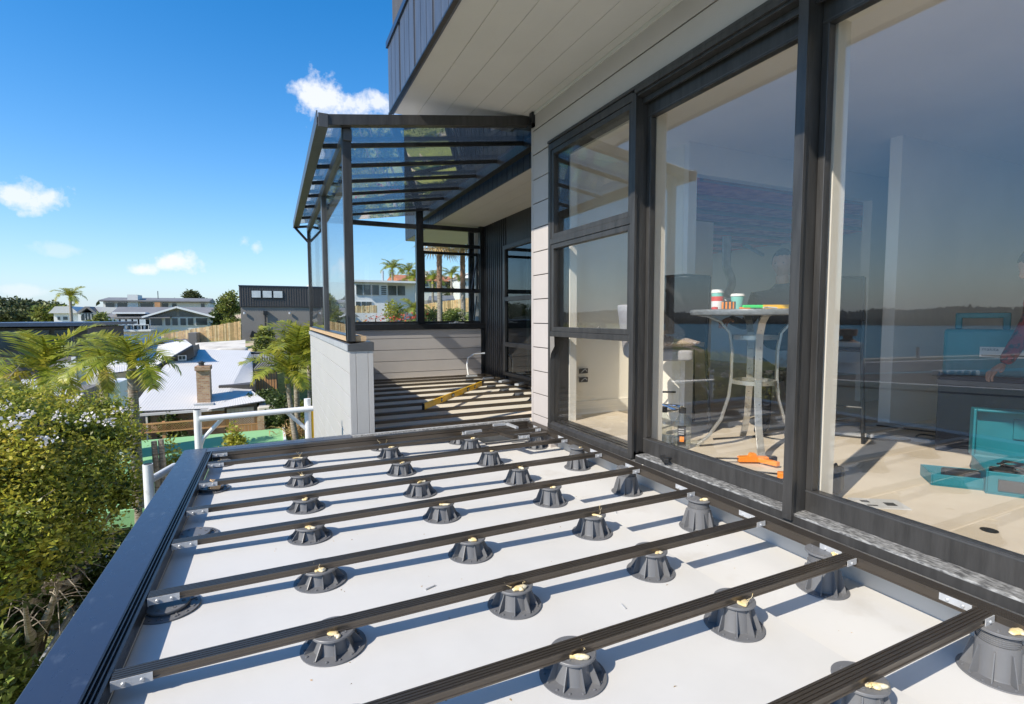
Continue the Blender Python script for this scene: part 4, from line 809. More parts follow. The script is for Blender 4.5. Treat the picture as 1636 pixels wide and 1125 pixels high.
# far wing of the house: dark upright boards, windows, overhanging upper floor
FB = thing('far_wing', 'dark vertical board wing of the house beside the covered deck', 'building', (4.5, 7, -1.05))
fw2 = B(3.66, 3.9, 4.6, 9.05, -1.2, 1.72).build('wall', 'dark_board', FB)
y = 9.03
while y > 8.05:
    B(3.640, 3.661, y-.088, y-.004, -1.16, 1.70).build('board', 'dark_board', fw2); B(3.628, 3.641, y-.092, y-.080, -1.16, 1.70).build('batten', 'dark_board', fw2); y -= .092
B(3.640, 3.661, 4.65, 8.05, 1.22, 1.70).build('upper_board', 'dark_board', fw2)
for (y0, y1) in ((6.85, 8.03), (5.6, 6.83)):
    w = MB().box(3.59, 3.66, y0, y1, -1.0, -.94).box(3.59, 3.66, y0, y1, 1.14, 1.21).box(3.59, 3.66, y0, y0+.06, -.94, 1.14).box(3.59, 3.66, y1-.06, y1, -.94, 1.14).box(3.59, 3.66, y0+.06, y1-.06, .27, .34).box(3.59, 3.66, y0+.06, y1-.06, -.50, -.43).build('window', 'frame_metal', FB, bevel=.003)
    for z0, z1 in ((-.94, -.50), (-.43, .27), (.34, 1.14)): B(3.625, 3.631, y0+.06, y1-.06, z0, z1).build('pane', 'far_glass', w)
    B(3.634, 3.659, y0+.30, y0+.38, -.94, 1.14).build('inner_post', 'plaster', w)
ov = B(2.72, 5.2, 4.62, 11.4, 1.70, 1.712).build('soffit', 'black_rubber', FB)
xs = np.arange(2.72, 3.95, .235)
for a in xs: B(a+.0015, a+.2335, 4.62, 11.38, 1.690, 1.699).build('plank', 'soffit_paint', ov)
up = B(2.73, 5.2, 4.62, 11.4, 1.713, 4.6).build('upper_wall', 'dark_board', FB)
y = 11.35
while y > 4.8: B(2.708, 2.729, y-.15, y-.006, 1.695, 3.2).build('board', 'dark_board', up); y -= .155
w = put('dark_screen', MB().box(3.46, 3.76, 9.35, 9.40, -1.2, 1.69).mesh('dark_screen', 'dark_board')); tag(w, 'strip of dark vertical boards seen through the opening window', 'wall')
for i in range(5): B(3.47+i*.058, 3.518+i*.058, 9.33, 9.349, -1.2, 1.69).build('board', 'dark_board', w)

# ---------------------------------------------------------------- scaffold rails
SC = thing('scaffold_rail', 'white scaffold guard rail with two braced posts behind the far capping', 'rail', (-.2, 5.3, -4.6))
P_ = lambda px, py, Y=5.3: Vector(atY(px, py, Y))
a, b = P_(315, 655), P_(491, 637)
MB().tube([(a.x, a.y, a.z), (a.x, a.y, -4.6)], .031, 14).build('post', 'white_pipe', SC, smooth=True); MB().tube([(b.x, b.y, b.z), (b.x, b.y, -4.6)], .031, 14).build('post', 'white_pipe', SC, smooth=True)
MB().lathe([(0, -.002), (.026, -.002), (.026, .0015), (0, .0015)], (a.x, a.y, a.z), 12, False).build('pipe_end', 'black_rubber', SC)
MB().tube([P_(318, 668)+Vector((.01, -.05, 0)), P_(491, 652)+Vector((.05, -.05, 0))], .026, 14).build('rail', 'white_pipe', SC, smooth=True)
MB().tube([P_(357, 667), P_(325, 700), P_(319, 716)], .018, 10).build('brace', 'white_pipe', SC, smooth=True); MB().tube([P_(456, 657), P_(491, 687)], .018, 10).build('brace', 'white_pipe', SC, smooth=True)
MB().tube([(b.x+.04, b.y, b.z-.1), (b.x+.04, b.y, -2.2)], .012, 8).build('yellow_tie', 'yellow_paint', SC)
S2 = thing('scaffold_stub', 'short white scaffold post with a rail stub beside the left capping', 'rail', (-.82, 4.0, -4.8))
MB().tube([(-.80, 4.12, -.985), (-.80, 4.12, -4.9)], .030, 14).build('post', 'white_pipe', S2, smooth=True); MB().tube([(-.79, 4.14, -1.10), (-.70, 4.45, -1.10)], .025, 12).build('rail', 'white_pipe', S2, smooth=True)
MB().lathe([(0, -.001), (.024, -.001), (.024, .002), (0, .002)], (-.80, 4.12, -.985), 12, False).build('pipe_end', 'black_rubber', S2)
# ladder lying on the slope beside the wall
ldr = thing('ladder', 'aluminium ladder lying in the undergrowth beside the house', 'ladder', (-2.2, 7, -4.3))
a0, a1 = Vector(atZ(63, 1062, -4.3)), Vector(atZ(128, 958, -4.2)); d = (a1-a0).normalized(); a0 = a0-d*.5; a1 = a1+d*1.3; sd = Vector((d.y, -d.x, 0)).normalized()*.38
for k in (0, 1): MB().bar(a0+sd*k, a1+sd*k, .03, .07).build('stile', 'galvanised', ldr)
q = 0
while q < (a1-a0).length: MB().bar(a0+d*q, a0+d*q+sd, .045, .03).build('rung', 'galvanised', ldr); q += .29

# ================================================================ people
def skin(name, verts, edges, radii, material, parent, lev=2, root=0):
    me = bpy.data.meshes.new(name); me.from_pydata([tuple(Vector(v)-ORG[parent.name]) for v in verts], edges, []); me.materials.append(MATS[material])
    o = put(name, me, parent); sk = o.modifiers.new('skin', 'SKIN'); sv = me.skin_vertices[0].data
    for i, r in enumerate(radii): sv[i].radius = (r, r) if not hasattr(r, '__len__') else r; sv[i].use_root = (i == root)
    ss = o.modifiers.new('sub', 'SUBSURF'); ss.levels = ss.render_levels = lev
    sk.use_smooth_shade = True; return o
def head(parent, c, face, r=.098, hair=True, beard=False):
    """head with nose, ears, eyes, mouth; face = direction it looks to"""
    f = Vector(face).normalized(); s_ = f.cross(Vector((0, 0, 1))).normalized(); u = s_.cross(f); Mx = Matrix((s_, f, u)).transposed()
    bm = bmesh.new(); bmesh.ops.create_icosphere(bm, subdivisions=4, radius=1)
    for v in bm.verts:
        x, y, z = v.co; q = Vector((x*.076, y*.096, z*.118))
        if z < 0: q.x *= 1+.25*z; q.y *= 1+.10*z
        if y > .55 and z < .1: q.y += .004
        n = math.exp(-((x/.16)**2+((z+.08)/.22)**2)) if y > 0 else 0; q.y += .022*n
        e = math.exp(-(((abs(x)-.42)/.17)**2+((z-.12)/.13)**2)) if y > 0 else 0; q.y -= .010*e
        mth = math.exp(-((x/.30)**2+((z+.50)/.05)**2)) if y > 0 else 0; q.y -= .006*mth
        ch = math.exp(-((x/.3)**2+((z+.85)/.2)**2)) if y > 0 else 0; q.y += .012*ch
        v.co = Mx @ q + Vector(c) - ORG[parent.name]
    me = bpy.data.meshes.new('head'); bm.to_mesh(me); bm.free(); me.materials.append(MATS['skin']); me.polygons.foreach_set('use_smooth', [True]*len(me.polygons)); h = put('head', me, parent)
    for sg in (-1, 1):
        m = MB(); cc = Vector(c)+Mx @ Vector((sg*.077, -.005, .0)); m.lathe([(0, -.007), (.018, -.006), (.024, 0), (.014, .006), (0, .003)], (0, 0, 0), 14, False)
        R2 = Mx @ Matrix.Rotation(R(90), 3, 'Y'); m.v = [tuple(cc+R2 @ Vector((v[0]*1.4, v[1], v[2]))) for v in m.v]; m.build('ear', 'skin', h, smooth=True) if False else put('ear', MB_mesh(m, parent, 'skin'), h)
        m = MB(); m.lathe([(0, -.006), (.006, 0), (0, .006)], (0, 0, 0), 10, False); cc = Vector(c)+Mx @ Vector((sg*.031, .082, .014)); m.v = [tuple(cc+Vector(v)) for v in m.v]; put('eye', MB_mesh(m, parent, 'black_rubber'), h)
    bm = bmesh.new(); bmesh.ops.create_icosphere(bm, subdivisions=4, radius=1)
    dele = []
    for v in bm.verts:
        x, y, z = v.co
        if (y > .25 and z < .52) or z < -.35 or (y > -.1 and z < .0): dele.append(v)
        v.co = Mx @ Vector((x*.083, y*.103-.003, z*.126)) + Vector(c) - ORG[parent.name]
    bmesh.ops.delete(bm, geom=dele, context='VERTS'); me = bpy.data.meshes.new('hair'); bm.to_mesh(me); bm.free(); me.materials.append(MATS['hair']); o = put('hair', me, parent); sl = o.modifiers.new('t', 'SOLIDIFY'); sl.thickness = .008
def MB_mesh(m, parent, material): return m.mesh('p', material, ORG[parent.name], True)
def hand(parent, w, fwd, up, s=1.0):
    """palm, thumb and four bent fingers at wrist w"""
    f = Vector(fwd).normalized(); u = Vector(up); sd = f.cross(u).normalized(); u = sd.cross(f); w = Vector(w)
    V = [w, w+f*.05, w+f*.085]; E = [(0, 1), (1, 2)]; Rr = [(.026, .018), (.036, .016), (.036, .014)]
    skin('hand', V, E, Rr, 'skin', parent)
    for k, (o, l) in enumerate(((-.030, .068), (-.010, .078), (.011, .073), (.030, .056))):
        b = w+f*.075+sd*o; skin('finger', [b, b+f*l*.45-u*.006, b+f*l*.75-u*.024, b+f*l*.85-u*.042], [(0, 1), (1, 2), (2, 3)], [.009, .0085, .0078, .0065], 'skin', parent)
    b = w+f*.03-sd*.028; skin('thumb', [b, b-sd*.028+f*.022, b-sd*.036+f*.05], [(0, 1), (1, 2)], [.011, .010, .008], 'skin', parent)
# the man behind the table: head near photo pixel (1250, 425)
hd = ray(1251, 422); hd = Vector(hd)*(4.70/Vector((hd[0], hd[1], 0)).length); P0 = Vector((hd.x, hd.y, -1.0))
mn = thing('person', 'person in a dark navy top standing behind the bar table, one arm reaching out', 'person', P0)
fw_ = Vector((-.86, -.30, 0)).normalized(); sd_ = Vector((fw_.y, -fw_.x, 0))*-1      # facing direction, his left side
def Q(f, s_, z): return P0 + fw_*f + sd_*s_ + Vector((0, 0, z))
hz = hd.z+1.0
V = [Q(0, 0, hz-.72), Q(.01, 0, hz-.50), Q(.0, 0, hz-.29), Q(-.01, 0, hz-.20), Q(0, .19, hz-.29), Q(0, -.19, hz-.29), Q(.06, .25, hz-.55), Q(.26, .22, hz-.62), Q(.10, -.24, hz-.50), Q(.30, -.30, hz-.44), Q(.01, 0, hz-.13)]
E_ = [(0, 1), (1, 2), (2, 3), (2, 4), (4, 6), (6, 7), (2, 5), (5, 8), (8, 9), (3, 10)]
skin('body', V, E_, [(.17, .12), (.165, .12), (.16, .115), (.075, .075), (.075, .075), (.075, .075), (.052, .052), (.040, .040), (.052, .052), (.038, .038), (.055, .055)], 'navy_cloth', mn)
V = [Q(0, 0, hz-.74), Q(0, .10, hz-.86), Q(.02, .11, .50), Q(-.02, .11, .09), Q(.12, .12, .04), Q(0, -.10, hz-.86), Q(.02, -.11, .50), Q(-.02, -.11, .09), Q(.12, -.12, .04)]
skin('trousers', V, [(0, 1), (1, 2), (2, 3), (3, 4), (0, 5), (5, 6), (6, 7), (7, 8)], [.15, .095, .065, .048, .045, .095, .065, .048, .045], 'black_fabric', mn)
head(mn, hd, (-.92, -.30, -.12)); skin('neck', [Q(.0, 0, hz-.20), Q(.01, 0, hz-.06)], [(0, 1)], [.055, .052], 'skin', mn)
hand(mn, Q(.30, -.30, hz-.44), fw_*.9-Vector((0, 0, .25)), (0, 0, 1)); hand(mn, Q(.26, .22, hz-.62), fw_, (0, 0, 1))
# the second worker, bending over the tool cases at the right edge
hd2 = Vector(ray(1640, 478)); hd2 = hd2*(4.6/Vector((hd2.x, hd2.y, 0)).length); P0 = Vector((hd2.x+.25, hd2.y-.25, -1.0)); fw_ = Vector((-.75, .55, 0)).normalized(); sd_ = Vector((-fw_.y, fw_.x, 0))
m2 = thing('person', 'person in a red and black checked shirt bending over the teal tool cases', 'person', P0)
V = [Q(-.15, 0, .86), Q(.0, 0, 1.02), Q(.16, 0, 1.13), Q(.22, 0, 1.18), Q(.15, .19, 1.10), Q(.15, -.19, 1.10), Q(.24, .24, .85), Q(.36, .18, .66), Q(.25, -.22, .86), Q(.38, -.16, .68)]
skin('body', V, [(0, 1), (1, 2), (2, 3), (2, 4), (4, 6), (6, 7), (2, 5), (5, 8), (8, 9)], [(.15, .12), (.15, .12), (.15, .115), (.07, .07), .075, .075, .05, .04, .05, .04], 'red_cloth', m2)
V = [Q(-.16, 0, .86), Q(-.12, .11, .78), Q(.02, .13, .45), Q(-.10, .13, .09), Q(.05, .14, .04), Q(-.12, -.11, .78), Q(.02, -.13, .45), Q(-.10, -.13, .09), Q(.05, -.14, .04)]
skin('trousers', V, [(0, 1), (1, 2), (2, 3), (3, 4), (0, 5), (5, 6), (6, 7), (7, 8)], [.15, .10, .068, .05, .046, .10, .068, .05, .046], 'navy_cloth', m2)
head(m2, Q(.33, 0, 1.30), fw_+Vector((0, 0, -.5))); skin('neck', [Q(.2, 0, 1.17), Q(.30, 0, 1.25)], [(0, 1)], [.055, .05], 'skin', m2)
hand(m2, Q(.36, .18, .66), fw_-Vector((0, 0, .8)), (0, 0, 1)); hand(m2, Q(.38, -.16, .68), fw_-Vector((0, 0, .8)), (0, 0, 1))
# ================================================================ vegetation builders
def leaves(centers, size, rng, aspect=.5, up=.25, droop=0.0):
    """one folded leaf per centre: 2 quads (6 vertices)"""
    n = len(centers); C0 = np.asarray(centers, float); d = rng.normal(size=(n, 3)); d[:, 2] = d[:, 2]*.6+up; d /= np.linalg.norm(d, axis=1)[:, None]
    r = rng.normal(size=(n, 3)); s_ = np.cross(d, r); s_ /= np.linalg.norm(s_, axis=1)[:, None]; nrm = np.cross(s_, d)
    L = size*rng.uniform(.45, 1.55, n)[:, None]; w = L*aspect*.5; fold = nrm*w*.35
    tip = C0+d*L+np.array([0, 0, -1])*L*droop; mid = C0+d*L*.5
    V = np.stack([C0, mid+s_*w+fold, tip, mid-s_*w+fold], 1).reshape(-1, 3)
    k = np.arange(n)*4; F = np.stack([k, k+1, k+2, k+3], 1); return V, F
def cloud(rng, blobs, n, shell=.55):
    """points in the outer part of ellipsoid clumps (x, y, z, rx, ry, rz)"""
    b = np.array(blobs, float); vol = (b[:, 3]*b[:, 4]*b[:, 5])**(2/3); idx = rng.choice(len(b), n, p=vol/vol.sum()); u = rng.normal(size=(n, 3)); u /= np.linalg.norm(u, axis=1)[:, None]
    r = 1-(rng.random(n)**1.6)*shell; r *= 1+.10*rng.normal(size=n); return b[idx, :3]+u*r[:, None]*b[idx, 3:]
def crown_mesh(name, blobs, n, size, material, rng, **k):
    V, F = leaves(cloud(rng, blobs, n, k.pop('shell', .55)), size, rng, **k); return npmesh(name, V, F, material)
def tree(name, label, cat, x, y, top, width, material='leaf_mid', n=5000, size=.22, seed=0, base=None, depth=None, clumps=14, group=None, trunk_r=.14, low=.25, bark='bark'):
    rng = np.random.default_rng(seed+100); zb = gz(x, y)-.05 if base is None else base; h = top-zb; depth = depth or width
    r = thing(name, label, cat, (x, y, zb), group); bl = []
    for i in range(clumps):
        a = rng.uniform(0, 2*math.pi); q = math.sqrt(rng.random())*.36; t = rng.uniform(low, .86); w = (1-abs(t-.55)*.8)
        rr = rng.uniform(.14, .24); bl.append((x+math.cos(a)*q*width*w, y+math.sin(a)*q*depth*w, zb+h*t, width*rr, depth*rr, min(h*.16, width*.2)*rng.uniform(.7, 1.1)))
    bl.append((x, y, zb+h*.86, width*.18, depth*.18, h*.13))
    me = crown_mesh('crown', bl, n, size, material, rng); me.transform(Matrix.Translation(-Vector((x, y, zb)))); put('crown', me, r)
    m = MB(); lean = rng.uniform(-.05, .05); m.tube([(x, y, zb), (x+lean*h*.3, y, zb+h*.3), (x+lean*h, y, zb+h*.7)], [trunk_r, trunk_r*.75, trunk_r*.35], 9)
    for b in bl[:8]: m.tube([(x+lean*h*.3, y, zb+h*.28), ((x+b[0])/2, (y+b[1])/2, (zb+h*.35+b[2])/2), (b[0], b[1], b[2])], [trunk_r*.45, trunk_r*.3, trunk_r*.12], 6)
    m.build('trunk', bark, r, smooth=True); return r
def frond_mesh(L, seed, rng, bend=1.0, leaflet=.34, nl=34, material='palm_leaf', name='frond', twist=.5, hang=.35):
    """arching rib with two rows of narrow leaflets, base at the origin, growing along +x"""
    V = []; F = []; ribs = []; a = R(62)
    p = np.array([0., 0., 0.]); pts = [p.copy()]; dirs = []
    seg = 22
    for i in range(seg):
        t = i/seg; ang = a-bend*R(112)*t**1.15; d = np.array([math.cos(ang), 0, math.sin(ang)]); p = p+d*L/seg; pts.append(p.copy()); dirs.append(d)
    dirs.append(dirs[-1]); pts = np.array(pts); dirs = np.array(dirs)
    for i in range(seg):
        w0, w1 = .026*(1-i/seg)+.005, .026*(1-(i+1)/seg)+.005; n0 = np.cross(dirs[i], [0, 1, 0]); k = len(V)
        V += [pts[i]+[0, w0, 0], pts[i]-[0, w0, 0], pts[i+1]-[0, w1, 0], pts[i+1]+[0, w1, 0]]; F.append((k, k+1, k+2, k+3))
    for i in range(nl):
        t = .13+.87*i/nl; j = min(int(t*seg), seg-1); fr = t*seg-j; base = pts[j]*(1-fr)+pts[j+1]*fr; d = dirs[j]; upv = np.cross([0, 1, 0], d)*-1; upv = np.cross(d, np.array([0, 1, 0])); upv = upv/np.linalg.norm(upv)
        if upv[2] < 0: upv = -upv
        ll = leaflet*1.1*L*math.sin(math.pi*min(max(.12+t*.86, 0), 1))**.6*rng.uniform(.85, 1.1); w = .0115*L*rng.uniform(.8, 1.2)+.003
        for sg in (-1, 1):
            dd = np.array([0, sg, 0])*.78+d*.55+upv*rng.uniform(.0, .30); dd /= np.linalg.norm(dd); wv = d*w
            m1 = base+dd*ll*.5+np.array([0, 0, -1])*ll*hang*.25; tip = base+dd*ll*.92+np.array([0, 0, -1])*ll*hang*rng.uniform(.8, 1.3)
            k = len(V); V += [base-wv, base+wv, m1+wv*1.1, m1-wv*1.1, tip]; F += [(k, k+1, k+2, k+3), (k+3, k+2, k+4, k+4)]
    Fq = [f for f in F]; me = bpy.data.meshes.new(name); me.from_pydata([tuple(v) for v in V], [], [f if f[2] != f[3] else f[:3] for f in Fq]); me.materials.append(MATS[material]); return me
_fr = np.random.default_rng(5)
FRONDS = [frond_mesh(1.0, i, _fr, b, .33, 27, hang=h) for i, (b, h) in enumerate([(.62, .10), (.85, .20), (1.05, .32), (1.25, .45), (.75, .15)])]
FRONDY = [frond_mesh(1.0, 9, _fr, 1.5, .3, 30, material='palm_yellow', hang=.8)]
def palm(label, x, y, zc, L, nf=15, seed=0, trunk_r=.10, group='palms', rise=1.0, base=None, bark='bark_pale', boots=False, dead=1, yellow=0, cat='palm', lean=0, low=-.2):
    rr = random.Random(seed); low += .30; zb = gz(x, y)-.1 if base is None else base; r = thing('palm_tree', label, cat, (x, y, zb), group); h = zc-zb
    m = MB(); m.tube([(x-lean, y, zb), (x-lean*.4, y, zb+h*.5), (x, y, zc-.05)], [trunk_r*1.35, trunk_r, trunk_r*.85], 12); m.build('trunk', bark, r, smooth=True)
    if not boots: MB().tube([(x, y, zc-.08*L-.15), (x, y, zc+.08*L)], [trunk_r*1.15, trunk_r*.5], 12).build('crownshaft', 'palm_leaf', r, smooth=True)
    nf = max(9, int(nf*.8))
    for k in range(nf):
        t = k/nf; az = k*2.399+rr.uniform(-.2, .2); me = FRONDS[(0 if t < .2 else 4 if t < .4 else 1 if t < .6 else 2 if t < .85 else 3)] if not (yellow and k >= nf-yellow) else FRONDY[0]
        o = put('frond', me, r); o.location = (0, 0, h); s = L*rr.uniform(.85, 1.1); o.scale = (s, s, s); o.rotation_euler = (rr.uniform(-.25, .25), (-.25+t*.85+low)*rise, az)
    if dead:
        for k in range(dead*3):
            o = put('dead_frond', STRAW, r); o.location = (0, 0, h-.15); s = L*.42*rr.uniform(.7, 1.1); o.scale = (s, s*.5, s); o.rotation_euler = (0, 1.75, k*2.1)
    return r
STRAW = frond_mesh(1.0, 3, _fr, 1.4, .22, 16, material='straw', name='dead_frond', hang=1.0)
def fan_palm(label, x, y, zc, L, seed=0, trunk_r=.13, base=None, group='tall fan palms'):
    rr = random.Random(seed); zb = gz(x, y)-.1 if base is None else base; r = thing('palm_tree', label, 'palm', (x, y, zb), group); h = zc-zb
    MB().tube([(x, y, zb), (x, y, zb+h*.5)], [trunk_r*1.1, trunk_r], 12).build('trunk', 'bark_pale', r, smooth=True)
    m = MB(); m.tube([(x, y, zb+h*.5), (x, y, zc)], [trunk_r, trunk_r*1.05], 12)
    for k in range(70):
        zz = zb+h*.5+h*.5*k/70; a = k*2.4; c, s_ = math.cos(a), math.sin(a); m.add([(x+c*trunk_r*.9-s_*.05, y+s_*trunk_r*.9+c*.05, zz), (x+c*trunk_r*.9+s_*.05, y+s_*trunk_r*.9-c*.05, zz), (x+c*trunk_r*1.5, y+s_*trunk_r*1.5, zz+.14)], [(0, 1, 2)])
    m.build('trunk_boots', 'bark_red', r)
    for k in range(30):
        t = k/30; az = k*2.399; el = R(75-115*t); mm = MB(); d = Vector((math.cos(az)*math.cos(el), math.sin(az)*math.cos(el), math.sin(el))); sd = Vector((-math.sin(az), math.cos(az), 0)); un = d.cross(sd)
        c0 = Vector((x, y, zc)); c1 = c0+d*L*.5; mm.tube([c0, c1], .015, 4)
        for j in range(13):
            aa = R(-78+156*j/12); dd = (d*math.cos(aa)+sd*math.sin(aa)); tip = c1+dd*L*.62+Vector((0, 0, -.12*L*rr.uniform(.5, 1.6))); w = (sd*math.cos(aa)-d*math.sin(aa))*.03*L; mdp = c1+dd*L*.35; mm.add([c1, mdp+w, tip, mdp-w], [(0, 1, 2, 3)])
        mm.build('frond', 'palm_leaf' if t < .8 else 'straw', r)
    return r
def XY(px, Y): p = atY(px, 507, Y); return float(p[0]), float(Y)
def ZZ(px, py, Y): return float(atY(px, py, Y)[2])

# ---------------------------------------------------------------- near garden tree on the left
rng = np.random.default_rng(21)
nt = thing('garden_tree', 'big sunlit garden tree with small glossy leaves and white blossom beside the deck', 'tree', (-3.0, 7.6, -4.9))
bl = []
def blob(px, py, Y, r, rz=None): p = atY(px, py, Y); bl.append((p[0], p[1], p[2], r, r, rz or r*.75))
for px, py, Y, r in [(20, 690, 8.5, .55), (90, 690, 8.8, .55), (150, 690, 9.2, .5), (185, 700, 9.0, .38), (60, 740, 8.0, .55), (140, 745, 8.2, .50), (10, 760, 7.2, .5), (100, 790, 7.4, .5), (175, 770, 8.0, .42), (40, 820, 6.8, .45), (120, 850, 7.2, .42), (5, 870, 6.2, .45),
                     (80, 880, 6.6, .38), (195, 790, 8.0, .30), (-30, 930, 6.0, .34), (35, 925, 6.5, .26), (0, 700, 7.6, .5), (-60, 760, 7.0, .7), (-80, 860, 6.2, .6), (-40, 660, 8.6, .6), (-130, 700, 8, .8), (60, 660, 9.8, .45), (130, 655, 10, .42), (180, 660, 10.2, .36), (-100, 960, 5.8, .5)]: blob(px, py, Y, r)
pts = cloud(rng, bl, 56000, .8); V1, F1 = leaves(pts, .052, rng, .50, .15)
V1 = V1-np.array([-3.0, 7.6, -4.9]); put('crown', npmesh('crown', V1, F1, 'leaf_bush'), nt)
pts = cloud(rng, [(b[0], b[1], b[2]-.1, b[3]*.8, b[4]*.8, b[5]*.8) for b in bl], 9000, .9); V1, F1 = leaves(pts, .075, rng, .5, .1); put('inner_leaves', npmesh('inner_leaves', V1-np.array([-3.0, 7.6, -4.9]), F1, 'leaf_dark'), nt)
rt = random.Random(4); m = MB()
trunks = [tuple(atZ(px, py, -4.55)) for px, py in ((48, 1040), (88, 985), (128, 945), (20, 1000), (165, 905))]
for i, b in enumerate(bl):
    t0 = Vector(trunks[i % 5]); e = Vector(b[:3]); mid = t0.lerp(e, .5)+Vector((rt.uniform(-.2, .2), rt.uniform(-.2, .2), -.15)); q1 = t0.lerp(mid, .5)+Vector((rt.uniform(-.08, .08), rt.uniform(-.08, .08), .1))
    m.tube([t0-Vector((0, 0, .4)), t0, q1, mid, e], [.085, .075, .055, .032, .012], 8)
    for k in range(15):
        a = mid.lerp(e, rt.random()); u = Vector((rt.gauss(0, 1), rt.gauss(0, 1), rt.gauss(0, .8))).normalized()*b[3]*rt.uniform(.7, 1.3); m.tube([a, a+u*.5+Vector((0, 0, .04)), a+u], [.010, .006, .0025], 4)
m.build('branches', 'bark_pale', nt, smooth=True)
for i, (px, py, Y) in enumerate([(150, 668, 7.6), (108, 668, 7.9), (55, 667, 7.2), (182, 674, 8.0), (35, 677, 6.9), (205, 655, 8.9), (20, 650, 7.9), (88, 700, 7.0), (128, 640, 9.3)]):
    p = Vector(atY(px, py, Y))+Vector((.0, -.25, .05)); c = np.array([p+Vector((rt.gauss(0, .05), rt.gauss(0, .05), rt.gauss(0, .03))) for _ in range(26)]); V1, F1 = leaves(c, .034, rng, .9, .3); put('blossom', npmesh('blossom', V1-np.array([-3.0, 7.6, -4.9]), F1, 'petal'), nt)
# lower garden: bare stems, shrubs and ground cover under the tree
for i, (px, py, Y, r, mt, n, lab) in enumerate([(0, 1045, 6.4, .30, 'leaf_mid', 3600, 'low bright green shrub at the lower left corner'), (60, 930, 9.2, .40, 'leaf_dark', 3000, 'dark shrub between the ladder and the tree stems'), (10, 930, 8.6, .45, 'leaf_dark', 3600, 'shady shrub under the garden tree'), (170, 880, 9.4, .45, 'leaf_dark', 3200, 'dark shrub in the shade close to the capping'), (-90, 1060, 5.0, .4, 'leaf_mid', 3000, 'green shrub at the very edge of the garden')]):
    p = atY(px, py, Y); z0 = gz(p[0], p[1])-.02; hh = max(.5, p[2]-z0+r*.5); rng2 = np.random.default_rng(300+i); bb = [(p[0]+rng2.uniform(-r, r)*.6, p[1]+rng2.uniform(-r, r)*.6, z0+hh*rng2.uniform(.3, .9), r*.6, r*.6, hh*.25) for _ in range(7)]
    t = thing('garden_shrub', lab, 'shrub', (p[0], p[1], z0), 'shrubs under the garden tree'); me = crown_mesh('foliage', bb, n, .085, mt, rng2); me.transform(Matrix.Translation(-Vector((p[0], p[1], z0)))); put('foliage', me, t)
    m = MB()
    for b in bb: m.tube([(p[0], p[1], z0), b[:3]], [.02, .008], 5)
    m.build('stems', 'bark', t)
m = MB()
for i in range(700):
    x, y = rt.uniform(-4.5, -.9), rt.uniform(4.5, 11); z = gz(x, y); a = rt.uniform(0, 6.3); l = rt.uniform(.15, .4); m.add([(x-.012, y, z), (x+.012, y, z), (x+math.cos(a)*l*.7, y+math.sin(a)*l*.7, z+l)], [(0, 1, 2)])
m.build('undergrowth', 'leaf_mid', origin=(-2.5, 7, -4.9), kind='stuff', tagv=('straggly green and straw undergrowth on the bank below the deck', 'undergrowth'))
m = MB()
for i in range(500):
    x, y = rt.uniform(-4.5, -.9), rt.uniform(4.5, 11); z = gz(x, y)+.02; a = rt.uniform(0, 6.3); l = rt.uniform(.15, .5); m.tube([(x, y, z), (x+math.cos(a)*l, y+math.sin(a)*l, z+rt.uniform(.02, .2))], .005, 3, caps=False)
m.build('leaf_litter', 'straw', origin=(-2.5, 7, -4.9), kind='stuff', tagv=('dry stems and leaf litter on the bank below the deck', 'litter'))
# shrub just behind the scaffold rail and other small ones before the green court
for i, (px, top, Y, w, lab, mt, n) in enumerate([(365, 672, 10.5, .75, 'small rounded shrub behind the white scaffold rail', 'leaf_bush', 3400), (262, 694, 9.5, .9, 'loose shrub in front of the green court, left of the scaffold post', 'leaf_bush', 3000), (300, 722, 8.2, .5, 'low shrub tight against the far corner of the capping', 'leaf_bush', 1200)]):
    x, y = XY(px, Y); z = ZZ(px, top, Y); tree('small_shrub', lab, 'shrub', x, y, z, w, mt, n, .06, seed=40+i, clumps=14, trunk_r=.03, low=.25, group='shrubs before the green court')
for i, (px, py, tpx, tpy) in enumerate([(262, 735, 257, 702), (252, 740, 246, 705)]):
    a, b = Vector(atY(px, py+25, 9)), Vector(atY(tpx, tpy, 9)); MB().tube([(a.x, a.y, -4.8), a, b], [.05, .045, .038], 7).build('cut_stem', 'bark_pale', origin=(a.x, a.y, -4.8), tagv=(f'pale cut stem standing before the green court, the {["right", "left"][i]} one of a pair', 'stem'))

# ================================================================ palms
palm('big feathery palm behind the flowering garden tree, its trunk showing', *XY(64, 16), ZZ(62, 598, 16), 1.75, 17, 1, .12, 'garden palms', dead=1, yellow=2, low=-.25)
palm('palm with drooping fronds before the corrugated roof, left one of two', *XY(160, 14.5), ZZ(160, 590, 14.5), 1.15, 14, 2, .10, 'garden palms', yellow=1)
palm('palm with drooping fronds touching the white corrugated roof', *XY(206, 12.6), ZZ(206, 585, 12.6), 1.2, 16, 3, .10, 'garden palms', dead=2)
palm('short young palm at the left edge above the blossom', *XY(8, 11.5), ZZ(10, 655, 11.5), 1.0, 12, 4, .08, 'garden palms', dead=1, yellow=2)
palm('leafy young palm just above the white blossom', *XY(38, 11), ZZ(38, 650, 11), .75, 11, 5, .06, 'garden palms', dead=0)
palm('bright upright palm close to the parapet wall', *XY(470, 19), ZZ(470, 575, 19), 1.75, 15, 6, .09, 'palms by the lawn', rise=.8, dead=0, low=-.45)
palm('leaning bright palm on the lawn, left of its neighbours', *XY(455, 18), ZZ(447, 600, 18), 1.5, 15, 7, .08, 'palms by the lawn', rise=.9, dead=1, lean=-.25)
